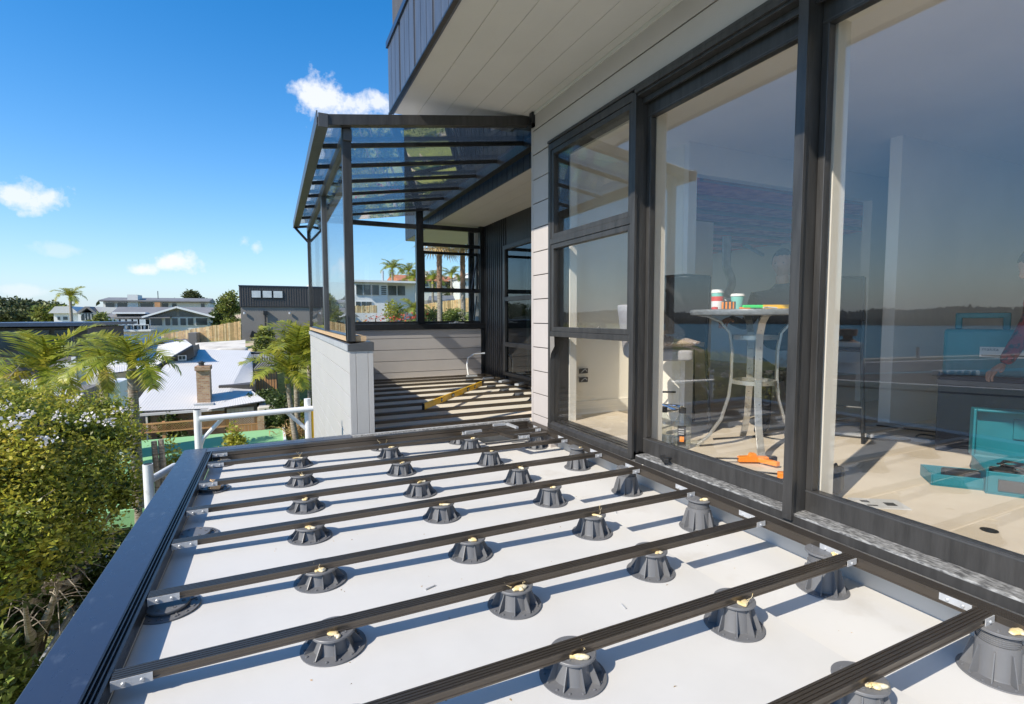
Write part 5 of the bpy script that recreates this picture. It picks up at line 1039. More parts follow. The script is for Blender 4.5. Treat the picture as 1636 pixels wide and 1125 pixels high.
palm('tallest bright palm half hidden by the parapet wall', *XY(492, 20), ZZ(492, 560, 20), 1.9, 15, 8, .09, 'palms by the lawn', rise=.8, dead=0, low=-.4)
palm('lone palm on the skyline above the white roofed house', *XY(114, 55), ZZ(114, 474, 55), 1.5, 16, 9, .12, 'skyline palms', dead=1)
palm('skyline palm behind the white modern house, beside its flue', *XY(628, 52), ZZ(629, 430, 52), 1.8, 15, 10, .13, 'skyline palms', dead=0)
palm('skyline palm right of the flue palm', *XY(654, 54), ZZ(653, 434, 54), 1.6, 15, 11, .13, 'skyline palms', dead=0)
palm('low palm over the orange roof', *XY(662, 50), ZZ(668, 446, 50), 1.6, 14, 12, .12, 'skyline palms', dead=0)
palm('bright palm behind the left fan palm trunk', *XY(692, 38), ZZ(692, 448, 38), 1.5, 15, 13, .1, 'skyline palms', dead=0)
palm('skyline palm between the two tall trunks', *XY(722, 44), ZZ(720, 440, 44), 1.4, 14, 14, .1, 'skyline palms', dead=0)
palm('yellow green palm beside the low wooden fence', *XY(662, 22), ZZ(664, 495, 22), .8, 13, 15, .1, 'skyline palms', dead=1)
fan_palm('tall fan palm with a patterned trunk, left one of the pair', *XY(703, 24), ZZ(703, 384, 24), 1.3, 1, .125)
fan_palm('tall fan palm with a patterned trunk, right one of the pair', *XY(740, 25), ZZ(740, 386, 25), 1.3, 2, .125)
fan_palm('fan palm whose crown hangs at the dark screen', *XY(786, 30), ZZ(783, 408, 30), 1.3, 3, .12)

# ================================================================ trees
T = [('wide_tree', 'wide dark evergreen on the skyline at the left edge', 15, 476, 85, 12.5, 'leaf_far', 9000, .42), ('wide_tree', 'second dark evergreen on the skyline behind the palm', 62, 483, 88, 8, 'leaf_far', 6000, .42), ('wide_tree', 'yellow green tree beside the white roofed house', 92, 487, 72, 4.6, 'leaf_mid', 4500, .34),
     ('wide_tree', 'spreading tree behind the long grey roof', 305, 464, 96, 6.0, 'leaf_far', 4000, .42), ('bushy_tree', 'bright tree left of the dark cubic building', 372, 462, 50, 2.4, 'leaf_mid', 5000, .22), ('bushy_tree', 'dark tree between the gabled roof and the dark building', 355, 474, 58, 2.6, 'leaf_dark', 3000, .24),
     ('bushy_tree', 'small leafy tree against the white arched house', 162, 500, 52, 2.6, 'leaf_mid', 3000, .22), ('rounded_bush', 'big rounded green bush behind the far glass', 626, 477, 20, 1.75, 'leaf_bush', 9000, .09), ('low_bush', 'grey green bush at the foot of the fan palms', 668, 498, 19.5, 1.3, 'leaf_mid', 3500, .08),
     ('low_bush', 'dark bush left of the first fan palm', 690, 490, 27, 2.2, 'leaf_dark', 4000, .11), ('low_bush', 'leafy bush between the fan palm trunks', 722, 492, 24, 1.5, 'leaf_mid', 3500, .09), ('low_bush', 'leafy bush right of the fan palms', 760, 494, 23, 1.7, 'leaf_mid', 3500, .09), ('wide_tree', 'dark tree on the skyline right of the orange roofs', 740, 444, 62, 7, 'leaf_far', 5000, .32),
     ('bushy_tree', 'rounded tree by the upper houses', 768, 452, 52, 2.4, 'leaf_mid', 3000, .25), ('bushy_tree', 'dark tree seen through the side glass', 532, 486, 60, 4.5, 'leaf_far', 3500, .34), ('dark_shrub', 'dark shrub on the bank below the palms', 415, 622, 22, 1.6, 'leaf_dark', 5000, .10), ('dark_shrub', 'dark shrub under the bright palms', 440, 632, 20.5, 1.7, 'leaf_dark', 5000, .10),
     ('dark_shrub', 'green shrub beside the parapet wall', 482, 640, 20, 1.0, 'leaf_mid', 3500, .09), ('dark_shrub', 'yellow shrub on the bank below the dark building', 420, 520, 34, 1.6, 'leaf_mid', 2500, .16), ('dark_shrub', 'fern like shrub against the brick wall', 262, 658, 20.8, 1.5, 'leaf_dark', 4000, .10)]
for i, (nm, lab, px, py, Y, w, mt, n, sz) in enumerate(T):
    x, y = XY(px, Y); tree(nm, lab, 'tree' if 'tree' in nm else 'bush', x, y, ZZ(px, py, Y), w, mt, n, sz, seed=i, clumps=20 if n > 4000 else 13, trunk_r=.05 if 'bush' in nm or 'shrub' in nm else .16, low=.12 if 'bush' in nm or 'shrub' in nm else .3)
x, y = XY(585, 18.5); t = tree('twiggy_bush', 'bare brownish twiggy bush behind the far glass', 'bush', x, y, ZZ(585, 492, 18.5), 1.4, 'straw', 900, .09, seed=77, trunk_r=.03, low=.1)
for i, (px, py, Y) in enumerate([(655, 505, 18), (640, 508, 17.5), (600, 508, 17.6)]):
    x, y = XY(px, Y); z = ZZ(px, py, Y); c = np.array([[x+rt.gauss(0, .22), y+rt.gauss(0, .1), z+rt.gauss(0, .08)-.05] for _ in range(45)]); V1, F1 = leaves(c, .09, rng, .6, .4); g = gz(x, y); rdf = put('red_flower_bush', npmesh('red_flower_bush', V1-np.array([x, y, g]), F1, 'red_flower'), origin=(x, y, g)); tag(rdf, f'clump of red leaved flowers behind the far glass, {["rightmost", "middle", "leftmost"][i]} of three', 'flowers', 'red flower clumps')
    MB().tube([(x, y, g), (x, y, z)], .02, 5).build('stem', 'bark', rdf)
# garden strip and hedge bank behind the far low wall
c = []
for _ in range(9000):
    px, Y = rt.uniform(560, 790), rt.uniform(15.5, 19); x, y = XY(px, Y); c.append((x, y, gz(x, y)+abs(rt.gauss(0, .22))))
V1, F1 = leaves(np.array(c), .10, rng, .45, .5); tag(put('ground_cover', npmesh('ground_cover', V1, F1, 'leaf_mid'), kind='stuff'), 'mixed green ground cover on the bank behind the far glass', 'ground cover')
# far back treeline mass
c = []
for _ in range(26000):
    a = R(rt.uniform(-34, 40)); d = rt.uniform(110, 160); x, y = math.sin(a)*d, math.cos(a)*d; c.append((x, y, gz(x, y)+abs(rt.gauss(0, 1))*1.1))
V1, F1 = leaves(np.array(c), .9, rng, .7, .4); tag(put('distant_woods', npmesh('distant_woods', V1, F1, 'leaf_far'), kind='stuff'), 'far belt of trees along the hill crest', 'woods')
# lawn
def patch(name, pxs, mt, kind, dz=.03):
    m = MB(); vs = []
    for px, py, z in pxs: p = atZ(px, py, z); vs.append((p[0], p[1], gz(p[0], p[1])+dz))
    m.add(vs, [tuple(range(len(vs)))]); return put(name, m.mesh(name, mt), kind=kind)
# ================================================================ neighbouring buildings
def U(px, Y): return float(atY(px, 507, Y)[0])
def Zp(px, py, Y): return float(atY(px, py, Y)[2])
# green court / flat green roof terrace
yc0, yc1 = 12.5, 19.6; zc = -3.90
m = MB(); m.prism([(U(150, 19), yc1), (U(150, 19), yc0), (.2, yc0), (.35, 16.5), (U(446, yc1), yc1)], 'z', zc-.35, zc)
o = put('green_court', m.mesh('green_court', 'green_court')); o['kind'] = 'structure'
B(U(446, yc1)-.02, U(446, yc1)+.06, 16.6, yc1+.05, zc-.3, zc+.03).build('court_kerb', 'white_paint', origin=(0, 18, zc), tagv=('pale kerb along the right edge of the green court', 'kerb'))
m = MB()
for i in range(14):
    for j in range(14):
        x0, x1 = .30+i*.22, .30+(i+1)*.22; y0, y1 = 16+j*.32, 16+(j+1)*.32; m.quad((x0, y0, -4.02), (x1, y0, -4.02), (x1, y1, -4.02), (x0, y1, -4.02))
put('lawn', m.mesh('lawn', 'grass'), kind='structure')
c = [(rt.uniform(.4, 2.6), rt.uniform(16.2, 20.2), -4.02) for _ in range(5000)]; V1, F1 = leaves(np.array(c), .07, rng, .2, 1.6); tag(put('lawn_grass', npmesh('lawn_grass', V1, F1, 'grass'), kind='stuff'), 'short sunlit grass of the lawn below the palms', 'grass')
c = [(U(478, 18.6)+rt.gauss(0, .35), 18.6+rt.gauss(0, .3), -3.98+abs(rt.gauss(0, .18))) for _ in range(500)]; V1, F1 = leaves(np.array(c), .30, rng, .10, .8, droop=.3); tag(put('flax_clump', npmesh('flax_clump', V1, F1, 'straw'), kind='stuff'), 'pale clump of strappy flax leaves at the foot of the palms', 'flax')
# lattice fence behind the court
LF = thing('lattice_fence', 'orange brown timber fence with lattice behind the green court', 'fence', (-2, 19.9, -4.6)); yL = 19.9; xa, xb = U(196, yL), U(405, yL); zt = -3.42
MB().box(xa, xb, yL, yL+.05, zt-.05, zt).box(xa, xb, yL, yL+.05, zt-.32, zt-.28).build('rail', 'fence_orange', LF)
xx = xa
while xx < xb-.01:
    B(xx, xx+.10, yL+.01, yL+.03, -4.8, zt-.32).build('board', 'fence_orange', LF) if xx > U(352, yL) else None; xx += .11
m = MB(); xx = xa
while xx < xb: m.bar((xx, yL+.02, zt-.28), (xx+.22, yL+.02, zt-.05), .012, .022, up=(0, 1, 0)); m.bar((xx+.22, yL+.034, zt-.28), (xx, yL+.034, zt-.05), .012, .022, up=(0, 1, 0)); xx += .075
m.build('lattice', 'fence_orange', LF, kind='stuff')
for x in np.linspace(xa, xb, 5): B(x-.045, x+.045, yL+.05, yL+.14, -5.5, zt+.02).build('post', 'fence_orange', LF)
B(U(405, 20), U(416, 20), 19.9, 20.3, -5, zt-.05).build('stone_pillar', 'brick', origin=(U(410, 20), 20, -5), tagv=('low brick pillar ending the lattice fence', 'pillar'))

# ---- white corrugated roof house with the brick chimney
CH = thing('corrugated_house', 'house with a big white corrugated roof and brick walls', 'house', (-3, 26, -6.7))
def corr(name, a, b, c, d, parent, mt='roof_white', pitch=.085, dep=.009, th=.04):
    """corrugated sheet on the quad a-b (eave) c-d (ridge above b and a): ribs run from eave to ridge"""
    a, b, c, d = map(Vector, (a, b, c, d)); n = max(2, int((b-a).length/pitch))*4; nrm = (b-a).cross(d-a).normalized(); nrm = nrm if nrm.z > 0 else -nrm; m = MB(); vs = []
    for i in range(n+1):
        t = i/n; off = nrm*dep*.5*math.sin(i*math.pi/2); vs += [a.lerp(b, t)+off, d.lerp(c, t)+off]
    m.add(vs, [(2*i, 2*i+2, 2*i+3, 2*i+1) for i in range(n)]); vs2 = [v-nrm*th for v in vs]; m.add(vs2, [(2*i, 2*i+1, 2*i+3, 2*i+2) for i in range(n)]); return m.build(name, mt, parent, smooth=True)
P3 = lambda px, py, Y: tuple(atY(px, py, Y))
e0, e1, r1, r0 = P3(205, 654, 20.6), P3(425, 640, 21.5), P3(400, 562, 27.0), P3(268, 560, 27.5)
corr('roof', P3(214, 657, 20.8), P3(352, 652, 20.8), P3(400, 560, 27), P3(300, 558, 27), CH)
corr('roof', P3(206, 657, 20.82), P3(214, 657, 20.8), P3(300, 558, 27), P3(262, 585, 25), CH, pitch=.3)
corr('roof', P3(352, 652, 20.8), P3(404, 622, 22.6), P3(404, 582, 25.6), P3(400, 560, 27), CH)
corr('lean_to_roof', P3(330, 655, 20.4), P3(424, 640, 20.8), P3(402, 624, 22.2), P3(352, 640, 21.8), CH, mt='roof_white')
B(U(232, 21.1), U(352, 21.1), 21.1, 26.5, -6.8, Zp(300, 656, 21.1)).build('wall', 'brick', CH); B(U(352, 21.2), U(405, 21.2), 21.2, 25.5, -6.8, Zp(380, 646, 21.2)).build('wall', 'house_grey', CH)
sd_ = B(U(356, 21.15), U(400, 21.15), 21.13, 21.18, -6.6, Zp(380, 652, 21.1)).build('weatherboard_panel', 'cream_paint', CH)
for k in range(7): B(U(357+k*6.2, 21.1), U(361.6+k*6.2, 21.1), 21.10, 21.13, -6.6, Zp(380, 653, 21.1)).build('board', 'white_paint', sd_)
B(U(340, 21.6), U(404, 23.0), 22.6, 24.5, Zp(380, 634, 22)-.2, Zp(403, 612, 23)).build('gable_wall', 'house_dark', CH)
for px in (224, 256): B(U(px, 20.9), U(px+3, 20.9), 20.9, 21.0, -6.8, Zp(px, 660, 20.9)).build('verandah_post', 'white_paint', CH)
MB().box(U(208, 20.7), U(352, 20.7), 20.66, 20.78, Zp(280, 661, 20.7), Zp(280, 657.5, 20.7)).build('eave_gutter', 'roof_white', CH)
CM = thing('brick_chimney', 'tall brown brick chimney rising through the white corrugated roof', 'chimney', (U(320, 21.3), 21.6, -5))
B(U(309, 21.3), U(330.5, 21.3), 21.3, 21.9, -6, Zp(320, 592, 21.3)).build('stack', 'brick', CM); B(U(307, 21.25), U(332, 21.25), 21.22, 21.95, Zp(320, 592, 21.3), Zp(320, 585.5, 21.3)).build('corbel', 'brick', CM)
MB().lathe([(.09, 0), (.09, .10), (.13, .11), (.13, .14), (.06, .15), (.06, .17), (0, .17)], (U(318, 21.5), 21.55, Zp(320, 585.5, 21.3)), 12, False).build('cowl', 'grey_metal', CM); B(U(304, 21.2), U(336, 21.2), 21.05, 22.0, Zp(320, 652, 21.2), Zp(320, 645, 21.2)).build('base_flashing', 'galvanised', CM)
# dormer wing with the dark gable and tiny window
DW = thing('dormer_wing', 'dark gabled dormer with a small white window above the corrugated roof', 'building', (-6, 27, -5))
yD = 25.5
MB().prism([(U(246, yD), Zp(246, 586, yD)), (U(268, yD), Zp(268, 572, yD)), (U(306, yD), Zp(306, 553, yD)), (U(308, yD), Zp(308, 570, yD)), (U(256, yD), Zp(256, 594, yD)), (U(246, yD), Zp(246, 594, yD))], 'y', yD, yD+2).build('gable', 'house_dark', DW)
fr = B(U(281.5, yD), U(295, yD), yD-.05, yD, Zp(288, 576, yD), Zp(288, 567.5, yD)).build('window', 'white_paint', DW)
for a, b in ((283, 287.6), (288.8, 293.5)): B(U(a, yD), U(b, yD), yD-.07, yD-.05, Zp(288, 574.5, yD), Zp(288, 569, yD)).build('pane', 'window_dark', fr)
corr('roof', P3(244, 587, yD-.3), P3(307, 551, yD-.3), P3(296, 543, yD+5), P3(226, 556, yD+5), DW)
corr('roof', P3(150, 600, 24.0), P3(244, 587, yD-.3), P3(226, 556, yD+5), P3(165, 560, yD+5), DW)
MB().prism([(U(244, yD-.3), Zp(244, 588.5, yD-.3)), (U(307, yD-.3), Zp(307, 553, yD-.3)), (U(307, yD-.3), Zp(307, 550.5, yD-.3)), (U(244, yD-.3), Zp(244, 586, yD-.3))], 'y', yD-.36, yD-.31).build('barge_board', 'cap_metal', DW)
B(U(150, 31), U(240, 31), 26, 31, -5.5, Zp(200, 566, 31)).build('wall', 'cream_paint', DW)
o = put('small_white_shed', B(U(155, 17), U(185, 17), 17, 18.2, -4.9, Zp(170, 612, 17)).mesh('small_white_shed', 'white_paint')); tag(o, 'small white flat roofed box between the palms', 'shed')
# blue grey roof strip house
BR = thing('blue_roof_house', 'low house with a blue grey standing seam roof', 'house', (-6, 36, -4)); yb = 34
corr('roof', P3(150, 550, yb), P3(304, 547, yb), P3(313, 533, yb+6), P3(160, 536, yb+6), BR, mt='roof_blue', pitch=.45, dep=.06)
B(U(150, yb), U(300, yb), yb+.3, yb+6, -5.2, Zp(220, 552, yb)).build('wall', 'cream_paint', BR); B(U(300, yb), U(313, yb), yb-.2, yb+6, Zp(300, 560, yb), Zp(300, 532, yb)).build('party_wall', 'house_grey', BR)
MB().box(U(149, yb), U(305, yb), yb-.1, yb+.02, Zp(220, 553, yb), Zp(220, 550, yb)).build('gutter', 'roof_blue', BR)
# dark flat roofed building at the left edge
LB = thing('dark_flat_building', 'dark flat roofed building behind the left palms', 'building', (-9, 29, -6)); yl = 26
B(U(-80, yl), U(133, yl), yl+.4, yl+6, -7, Zp(60, 524, yl)).build('wall', 'house_dark', LB)
MB().box(U(-90, yl), U(152, yl), yl-.3, yl+7, Zp(60, 521, yl), Zp(60, 515.5, yl)).build('roof', 'roof_blue', LB); MB().box(U(-90, yl), U(152, yl), yl-.36, yl-.30, Zp(60, 521.5, yl), Zp(60, 516, yl)).build('fascia', 'cap_metal', LB)
for a, b in ((33, 72), (80, 106), (-30, 20)): f = B(U(a, yl), U(b, yl), yl+.36, yl+.4, Zp(50, 560, yl), Zp(50, 528, yl)).build('window', 'grey_metal', LB); B(U(a+1, yl), U(b-1, yl), yl+.33, yl+.36, Zp(50, 559, yl), Zp(50, 529, yl)).build('pane', 'window_dark', f)
B(U(60, yl), U(131, yl), yl+.1, yl+.38, -7, Zp(60, 571, yl)).build('lower_wall', 'house_grey', LB); MB().tube([(U(113, yl), yl+.05, Zp(113, 522, yl)), (U(113, yl), yl+.05, Zp(113, 600, yl))], .06, 8).build('downpipe', 'grey_metal', LB); B(U(111, yl), U(118, yl), yl-.1, yl, -7, Zp(115, 570, yl)).build('post', 'white_paint', LB)
B(U(20, 18), U(75, 18), 18, 21, -6, Zp(45, 604, 18)).build('small_grey_roof', 'roof_grey', origin=(U(45, 18), 19, -6), tagv=('small pale grey roof low between the left palms', 'roof')) if False else None
RS = thing('low_roof_shed', 'shed with a pale grey roof low behind the left palm trunk', 'shed', (U(60, 20), 20, -6.5)); corr('roof', P3(22, 632, 19.5), P3(110, 632, 19.5), P3(112, 606, 23), P3(35, 606, 23), RS, mt='roof_white'); B(U(26, 19.7), U(108, 19.7), 19.7, 22.5, -6.8, Zp(60, 634, 19.7)).build('wall', 'house_grey', RS)

# ---- dark cubic building
DB = thing('dark_cubic_building', 'dark grey two tone cubic building on the hillside with three high windows', 'building', (1, 41, -3)); yd = 38
B(U(385, yd), U(527, yd), yd, yd+8, Zp(400, 545, yd), Zp(400, 490.5, yd)).build('lower_wall', 'house_grey', DB)
u_ = B(U(383.5, yd), U(529, yd), yd-.10, yd+8, Zp(400, 490, yd), Zp(400, 457.5, yd)).build('upper_wall', 'house_dark', DB)
for k in range(36): B(U(385+k*4, yd), U(385.8+k*4, yd), yd-.13, yd-.10, Zp(400, 490, yd), Zp(400, 458, yd)).build('batten', 'house_dark', u_)
for a, b in ((403, 418.5), (420.5, 436), (437.5, 453)): f = B(U(a, yd), U(b, yd), yd-.18, yd-.1, Zp(430, 476.5, yd), Zp(430, 464.5, yd)).build('window', 'black_metal', DB); B(U(a+.7, yd), U(b-.7, yd), yd-.2, yd-.18, Zp(430, 475.8, yd), Zp(430, 465.2, yd)).build('pane', 'window_light', f)
B(U(383, yd), U(529.5, yd), yd-.16, yd+8.1, Zp(400, 457.5, yd), Zp(400, 456, yd)).build('parapet_cap', 'cap_metal', DB); B(U(465, yd), U(529, yd), yd+3, yd+7, Zp(400, 457, yd), Zp(400, 452.5, yd)).build('roof_plant', 'grey_metal', DB)
MB().tube([(U(424, yd), yd-.1, Zp(424, 501, yd)), (U(424, yd), yd-.1, Zp(424, 548, yd))], .055, 8).build('downpipe', 'black_metal', DB); B(U(421, yd), U(428, yd), yd-.22, yd, Zp(424, 503, yd), Zp(424, 497, yd)).build('rain_head', 'black_metal', DB)
for px in (391, 463): MB().lathe([(0, 0), (.07, 0), (.07, .14), (0, .14)], (U(px, yd), yd-.12, Zp(px, 502, yd)), 10, False).build('wall_light', 'galvanised', DB)
B(U(403, yd), U(529, yd), yd+1.2, yd+7.5, -4.5, Zp(400, 545, yd)).build('base_wall', 'white_paint', DB); MB().prism([(U(398, yd), Zp(0, 545, yd)), (U(418, yd), Zp(0, 545, yd)), (U(402, yd), Zp(0, 533, yd))], 'y', yd-.25, yd-.02).build('awning', 'black_metal', DB)
for px in (409, 414): B(U(px, yd), U(px+1.5, yd), yd+.1, yd+.25, -4.6, Zp(px, 545, yd)).build('pillar', 'white_paint', DB)
# terrace wall, timber deck and small pergola in front of it
tw = thing('terrace', 'grey terrace with a dark balustrade and timber fence below the dark building', 'terrace', (1, 29, -5)); yt = 27
B(U(372, yt), U(440, yt), yt, yt+5, -6, Zp(400, 572, yt)).build('wall', 'house_grey', tw); MB().box(U(380, yt), U(440, yt), yt-.05, yt, Zp(400, 566, yt), Zp(400, 563.5, yt)).build('rail', 'black_metal', tw)
for k in range(14): B(U(382+k*4, yt), U(383+k*4, yt), yt-.04, yt-.01, Zp(400, 578, yt), Zp(400, 566, yt)).build('baluster', 'white_paint', tw)
B(U(404, 25), U(440, 25), 24.5, 26.8, Zp(0, 606, 25)-.06, Zp(0, 604, 25)).build('deck_edge', 'roof_grey', tw)
for k in range(6): MB().bar((U(403+k*4, 24.4), 24.4, Zp(0, 607, 24.4)), (U(416+k*4, 26), 26.0, Zp(0, 592, 26)), .05, .06).build('pergola_slat', 'house_grey', tw)
for k in range(8): B(U(405+k*4.3, 24.6), U(408.2+k*4.3, 24.6), 24.6, 24.64, -5.6, Zp(0, 608, 24.6)).build('paling', 'fence_orange', tw)
o = put('patio_roof_post', B(U(424, 21), U(426, 21), 21, 21.05, -5.2, Zp(425, 640, 21)).mesh('patio_roof_post', 'black_metal')); tag(o, 'thin dark post under the edge of the lean to roof', 'post')
rkw = thing('rock_terrace', 'grey rock edging with pink paving beside the lawn', 'terrace', (0, 20.8, -5)); B(U(408, 20.6), U(445, 20.6), 20.6, 22.0, -5.4, Zp(0, 678, 20.6)).build('paving', 'parapet_grey', rkw)
for k in range(5): soft('stone', (U(413+k*7, 20.5), 20.5, Zp(0, 683, 20.5)), (.14, .12, .08), 'concrete_grey', rkw, 1)
# bank below the wooden fence
bk = MB().add([P3(312, 548, 33), P3(392, 543, 33), P3(392, 570, 28), P3(316, 580, 28)], [(0, 1, 2, 3)]); put('bare_bank', bk.mesh('bare_bank', 'concrete_grey'), kind='structure')
hp = P3(372, 566, 30); o = soft('mound', (hp[0], hp[1], hp[2]), (.7, .45, .35), 'concrete_grey', thing('sand_heap', 'pale heap of soil on the bare bank by the dark building', 'heap', hp))
# wooden fence left of the dark building
def fence(name, lab, p0, p1, h0, h1, Y0, Y1, n, mt='fence_wood'):
    """palings between two picture columns; top and foot given as picture rows at both ends"""
    f = thing(name, lab, 'fence', tuple(atY(p0, h0[1], Y0)), 'wooden fences'); 
    if True:
        for i in range(n):
            t = (i+.5)/n; px = p0+(p1-p0)*t; Y = 1/(1/Y0+(1/Y1-1/Y0)*t); top = h0[0]+(h1[0]-h0[0])*t; bot = h0[1]+(h1[1]-h0[1])*t; x = U(px, Y); zt_, zb_ = Zp(px, top, Y), Zp(px, bot, Y); w = abs(U(p0+(p1-p0)*(i+1)/n, Y)-U(p0+(p1-p0)*i/n, Y))*.42
            B(x-w, x+w, Y-.012+.02*(i % 2), Y+.012+.02*(i % 2), zb_, zt_+rt.uniform(-.02, .02)).build('paling', rt.choice([mt, mt, 'fence_wood_pale', 'fence_wood_dark']), f)
    return f
fence('timber_fence', 'tall new timber paling fence stepping down from the dark building', 256, 384, (534, 550), (513, 543), 37, 34, 58)
fence('timber_fence', 'timber fence rising behind the fan palms', 678, 776, (486, 501), (472, 497), 29, 27, 60)
fence('timber_fence', 'short timber fence left of the rounded bush', 566, 603, (489, 500), (488, 500), 26, 26, 26)
fence('timber_fence', 'close timber fence seen low through the side glass', 522, 556, (514, 535), (517, 535), 20, 19, 26)
# ---- gabled house with deck
GH = thing('gabled_house', 'wide grey gabled house with white trim and a glass balustrade deck', 'house', (-9, 62, -3)); yg = 58
Zg = lambda py: Zp(270, py, yg)
B(U(238, yg), U(340, yg), yg, yg+8, -4, Zg(506)).build('wall', 'cream_paint', GH); B(U(176, yg), U(238, yg), yg+1.2, yg+8, -4, Zg(506)).build('wall', 'cream_paint', GH)
MB().prism([(U(229, yg), Zg(506)), (U(284, yg), Zg(491.5)), (U(343, yg), Zg(506)), (U(330, yg), Zg(507)), (U(242, yg), Zg(507))], 'y', yg-.02, yg+8).build('gable', 'roof_grey', GH)
for p, q in (((229, 507), (284, 491)), ((284, 491), (344, 507))): MB().bar((U(p[0], yg), yg-.3, Zg(p[1])), (U(q[0], yg), yg-.3, Zg(q[1])), .7, .16).build('barge_board', 'white_paint', GH)
for a, b, c, d in ((250, 282, 505, 496.5), (287, 316, 505, 496.5)): MB().prism([(U(a, yg), Zg(c)), (U(b, yg), Zg(c)), (U(b if a < 260 else a, yg), Zg(d))], 'y', yg-.06, yg-.03).build('gable_pane', 'window_dark', GH)
for a, b in ((241, 259), (264, 272), (275, 284), (288, 297), (300, 309), (313, 331)): f = B(U(a-.7, yg), U(b+.7, yg), yg-.08, yg-.01, Zg(521), Zg(507.5)).build('window', 'white_paint', GH); B(U(a, yg), U(b, yg), yg-.11, yg-.08, Zg(520), Zg(508.5)).build('pane', 'window_dark', f)
for a, b in ((183, 194), (199, 217), (221, 236)): f = B(U(a-.7, yg), U(b+.7, yg), yg+1.1, yg+1.19, Zg(527), Zg(510)).build('window', 'white_paint', GH); B(U(a, yg), U(b, yg), yg+1.06, yg+1.1, Zg(526), Zg(511)).build('pane', 'window_dark', f)
MB().prism([(yg-.6, Zg(507)), (yg+4, Zg(489.5)), (yg+8.6, Zg(507)), (yg+8.6, Zg(508.5)), (yg-.6, Zg(508.5))], 'x', U(171, yg), U(282, yg+3)).build('roof', 'roof_grey', GH); MB().prism([(yg+.4, Zg(507)), (yg+4, Zg(489.5)), (yg+8.6, Zg(507))], 'x', U(286, yg+3), U(366, yg)).build('roof', 'roof_grey', GH)
B(U(182, yg), U(234, yg), yg-.5, yg+1.0, Zg(501.5), Zg(499)).build('flat_roof', 'white_paint', GH); B(U(340, yg), U(360, yg), yg+2, yg+7, -4, Zg(506)).build('side_wall', 'house_grey', GH)
B(U(148, yg-3), U(238, yg-3), yg-2.5, yg+1, Zp(0, 532.5, yg-2.5), Zp(0, 529.5, yg-2.5)).build('balcony_floor', 'white_paint', GH); B(U(150, yg-3), U(236, yg-3), yg-2.0, yg+1, -5, Zp(0, 533, yg-2.5)).build('balcony_base', 'cream_paint', GH)
MB().box(U(150, yg-2.5), U(237, yg-2.5), yg-2.5, yg-2.42, Zp(0, 521.3, yg-2.5), Zp(0, 520.3, yg-2.5)).build('handrail', 'white_paint', GH)
for px in range(152, 238, 12): B(U(px, yg-2.5), U(px+1, yg-2.5), yg-2.48, yg-2.44, Zp(0, 530, yg-2.5), Zp(0, 521, yg-2.5)).build('rail_post', 'white_paint', GH)
MB().lathe([(0, 0), (.3, 0), (.42, .35), (.3, .6), (0, .6)], (U(157, yg-2), yg-2, Zp(0, 529.5, yg-2)), 14, False).build('teal_pot', 'teal_plastic', origin=(U(157, yg-2), yg-2, Zp(0, 529.5, yg-2)), smooth=True, tagv=('round teal pot on the balcony of the gabled house', 'pot'))
for k in range(5): ps = (U(185+k*10, yg-1.2), yg-1.2, Zp(0, 529.4, yg-1.2)); MB().box(ps[0]-.3, ps[0]+.3, ps[1]-.3, ps[1]+.3, ps[2]+.4, ps[2]+.47).box(ps[0]-.3, ps[0]+.3, ps[1]+.25, ps[1]+.3, ps[2]+.47, ps[2]+.95).box(ps[0]-.28, ps[0]-.22, ps[1]-.28, ps[1]+.28, ps[2], ps[2]+.4).box(ps[0]+.22, ps[0]+.28, ps[1]-.28, ps[1]+.28, ps[2], ps[2]+.4).build('terrace_chair', 'window_light', origin=ps, tagv=(f'pale chair on the balcony of the gabled house, {ORD[k]} from its left end', 'chair'))
# ---- long house on the crest
LH = thing('long_house', 'long low grey house on the crest with a broad chimney block', 'house', (-9, 82, 0)); yh = 78; Zh = lambda py: Zp(250, py, yh)
B(U(166, yh), U(334, yh), yh, yh+7, -1, Zh(483)).build('wall', 'cream_paint', LH); MB().prism([(yh-.8, Zh(482.5)), (yh-.8, Zh(480.5)), (yh+3.5, Zh(474.5)), (yh+7.8, Zh(482.5))], 'x', U(162, yh), U(337, yh)).build('roof', 'roof_grey', LH)
B(U(206.5, yh), U(223, yh), yh-.4, yh+2, -1, Zh(471.5)).build('chimney_block', 'cream_paint', LH)
for a, b in ((170, 184), (189, 204), (226, 246), (254, 270), (276, 283), (322, 328)): f = B(U(a-.5, yh), U(b+.5, yh), yh-.06, yh-.01, Zh(493), Zh(483.5)).build('window', 'white_paint', LH); B(U(a, yh), U(b, yh), yh-.1, yh-.06, Zh(492), Zh(484.5)).build('pane', 'window_dark', f)
MB().tube([(U(249, yh), yh+2, Zh(477)), (U(249, yh), yh+2, Zh(464))], .05, 5).build('aerial', 'grey_metal', LH); B(U(248, 66), U(257, 66), 66, 67, -1, Zp(252, 483, 66)).build('red_chimney', 'fence_orange', origin=(U(252, 66), 66.5, -1), tagv=('small orange brick chimney behind the gabled roof', 'chimney'))
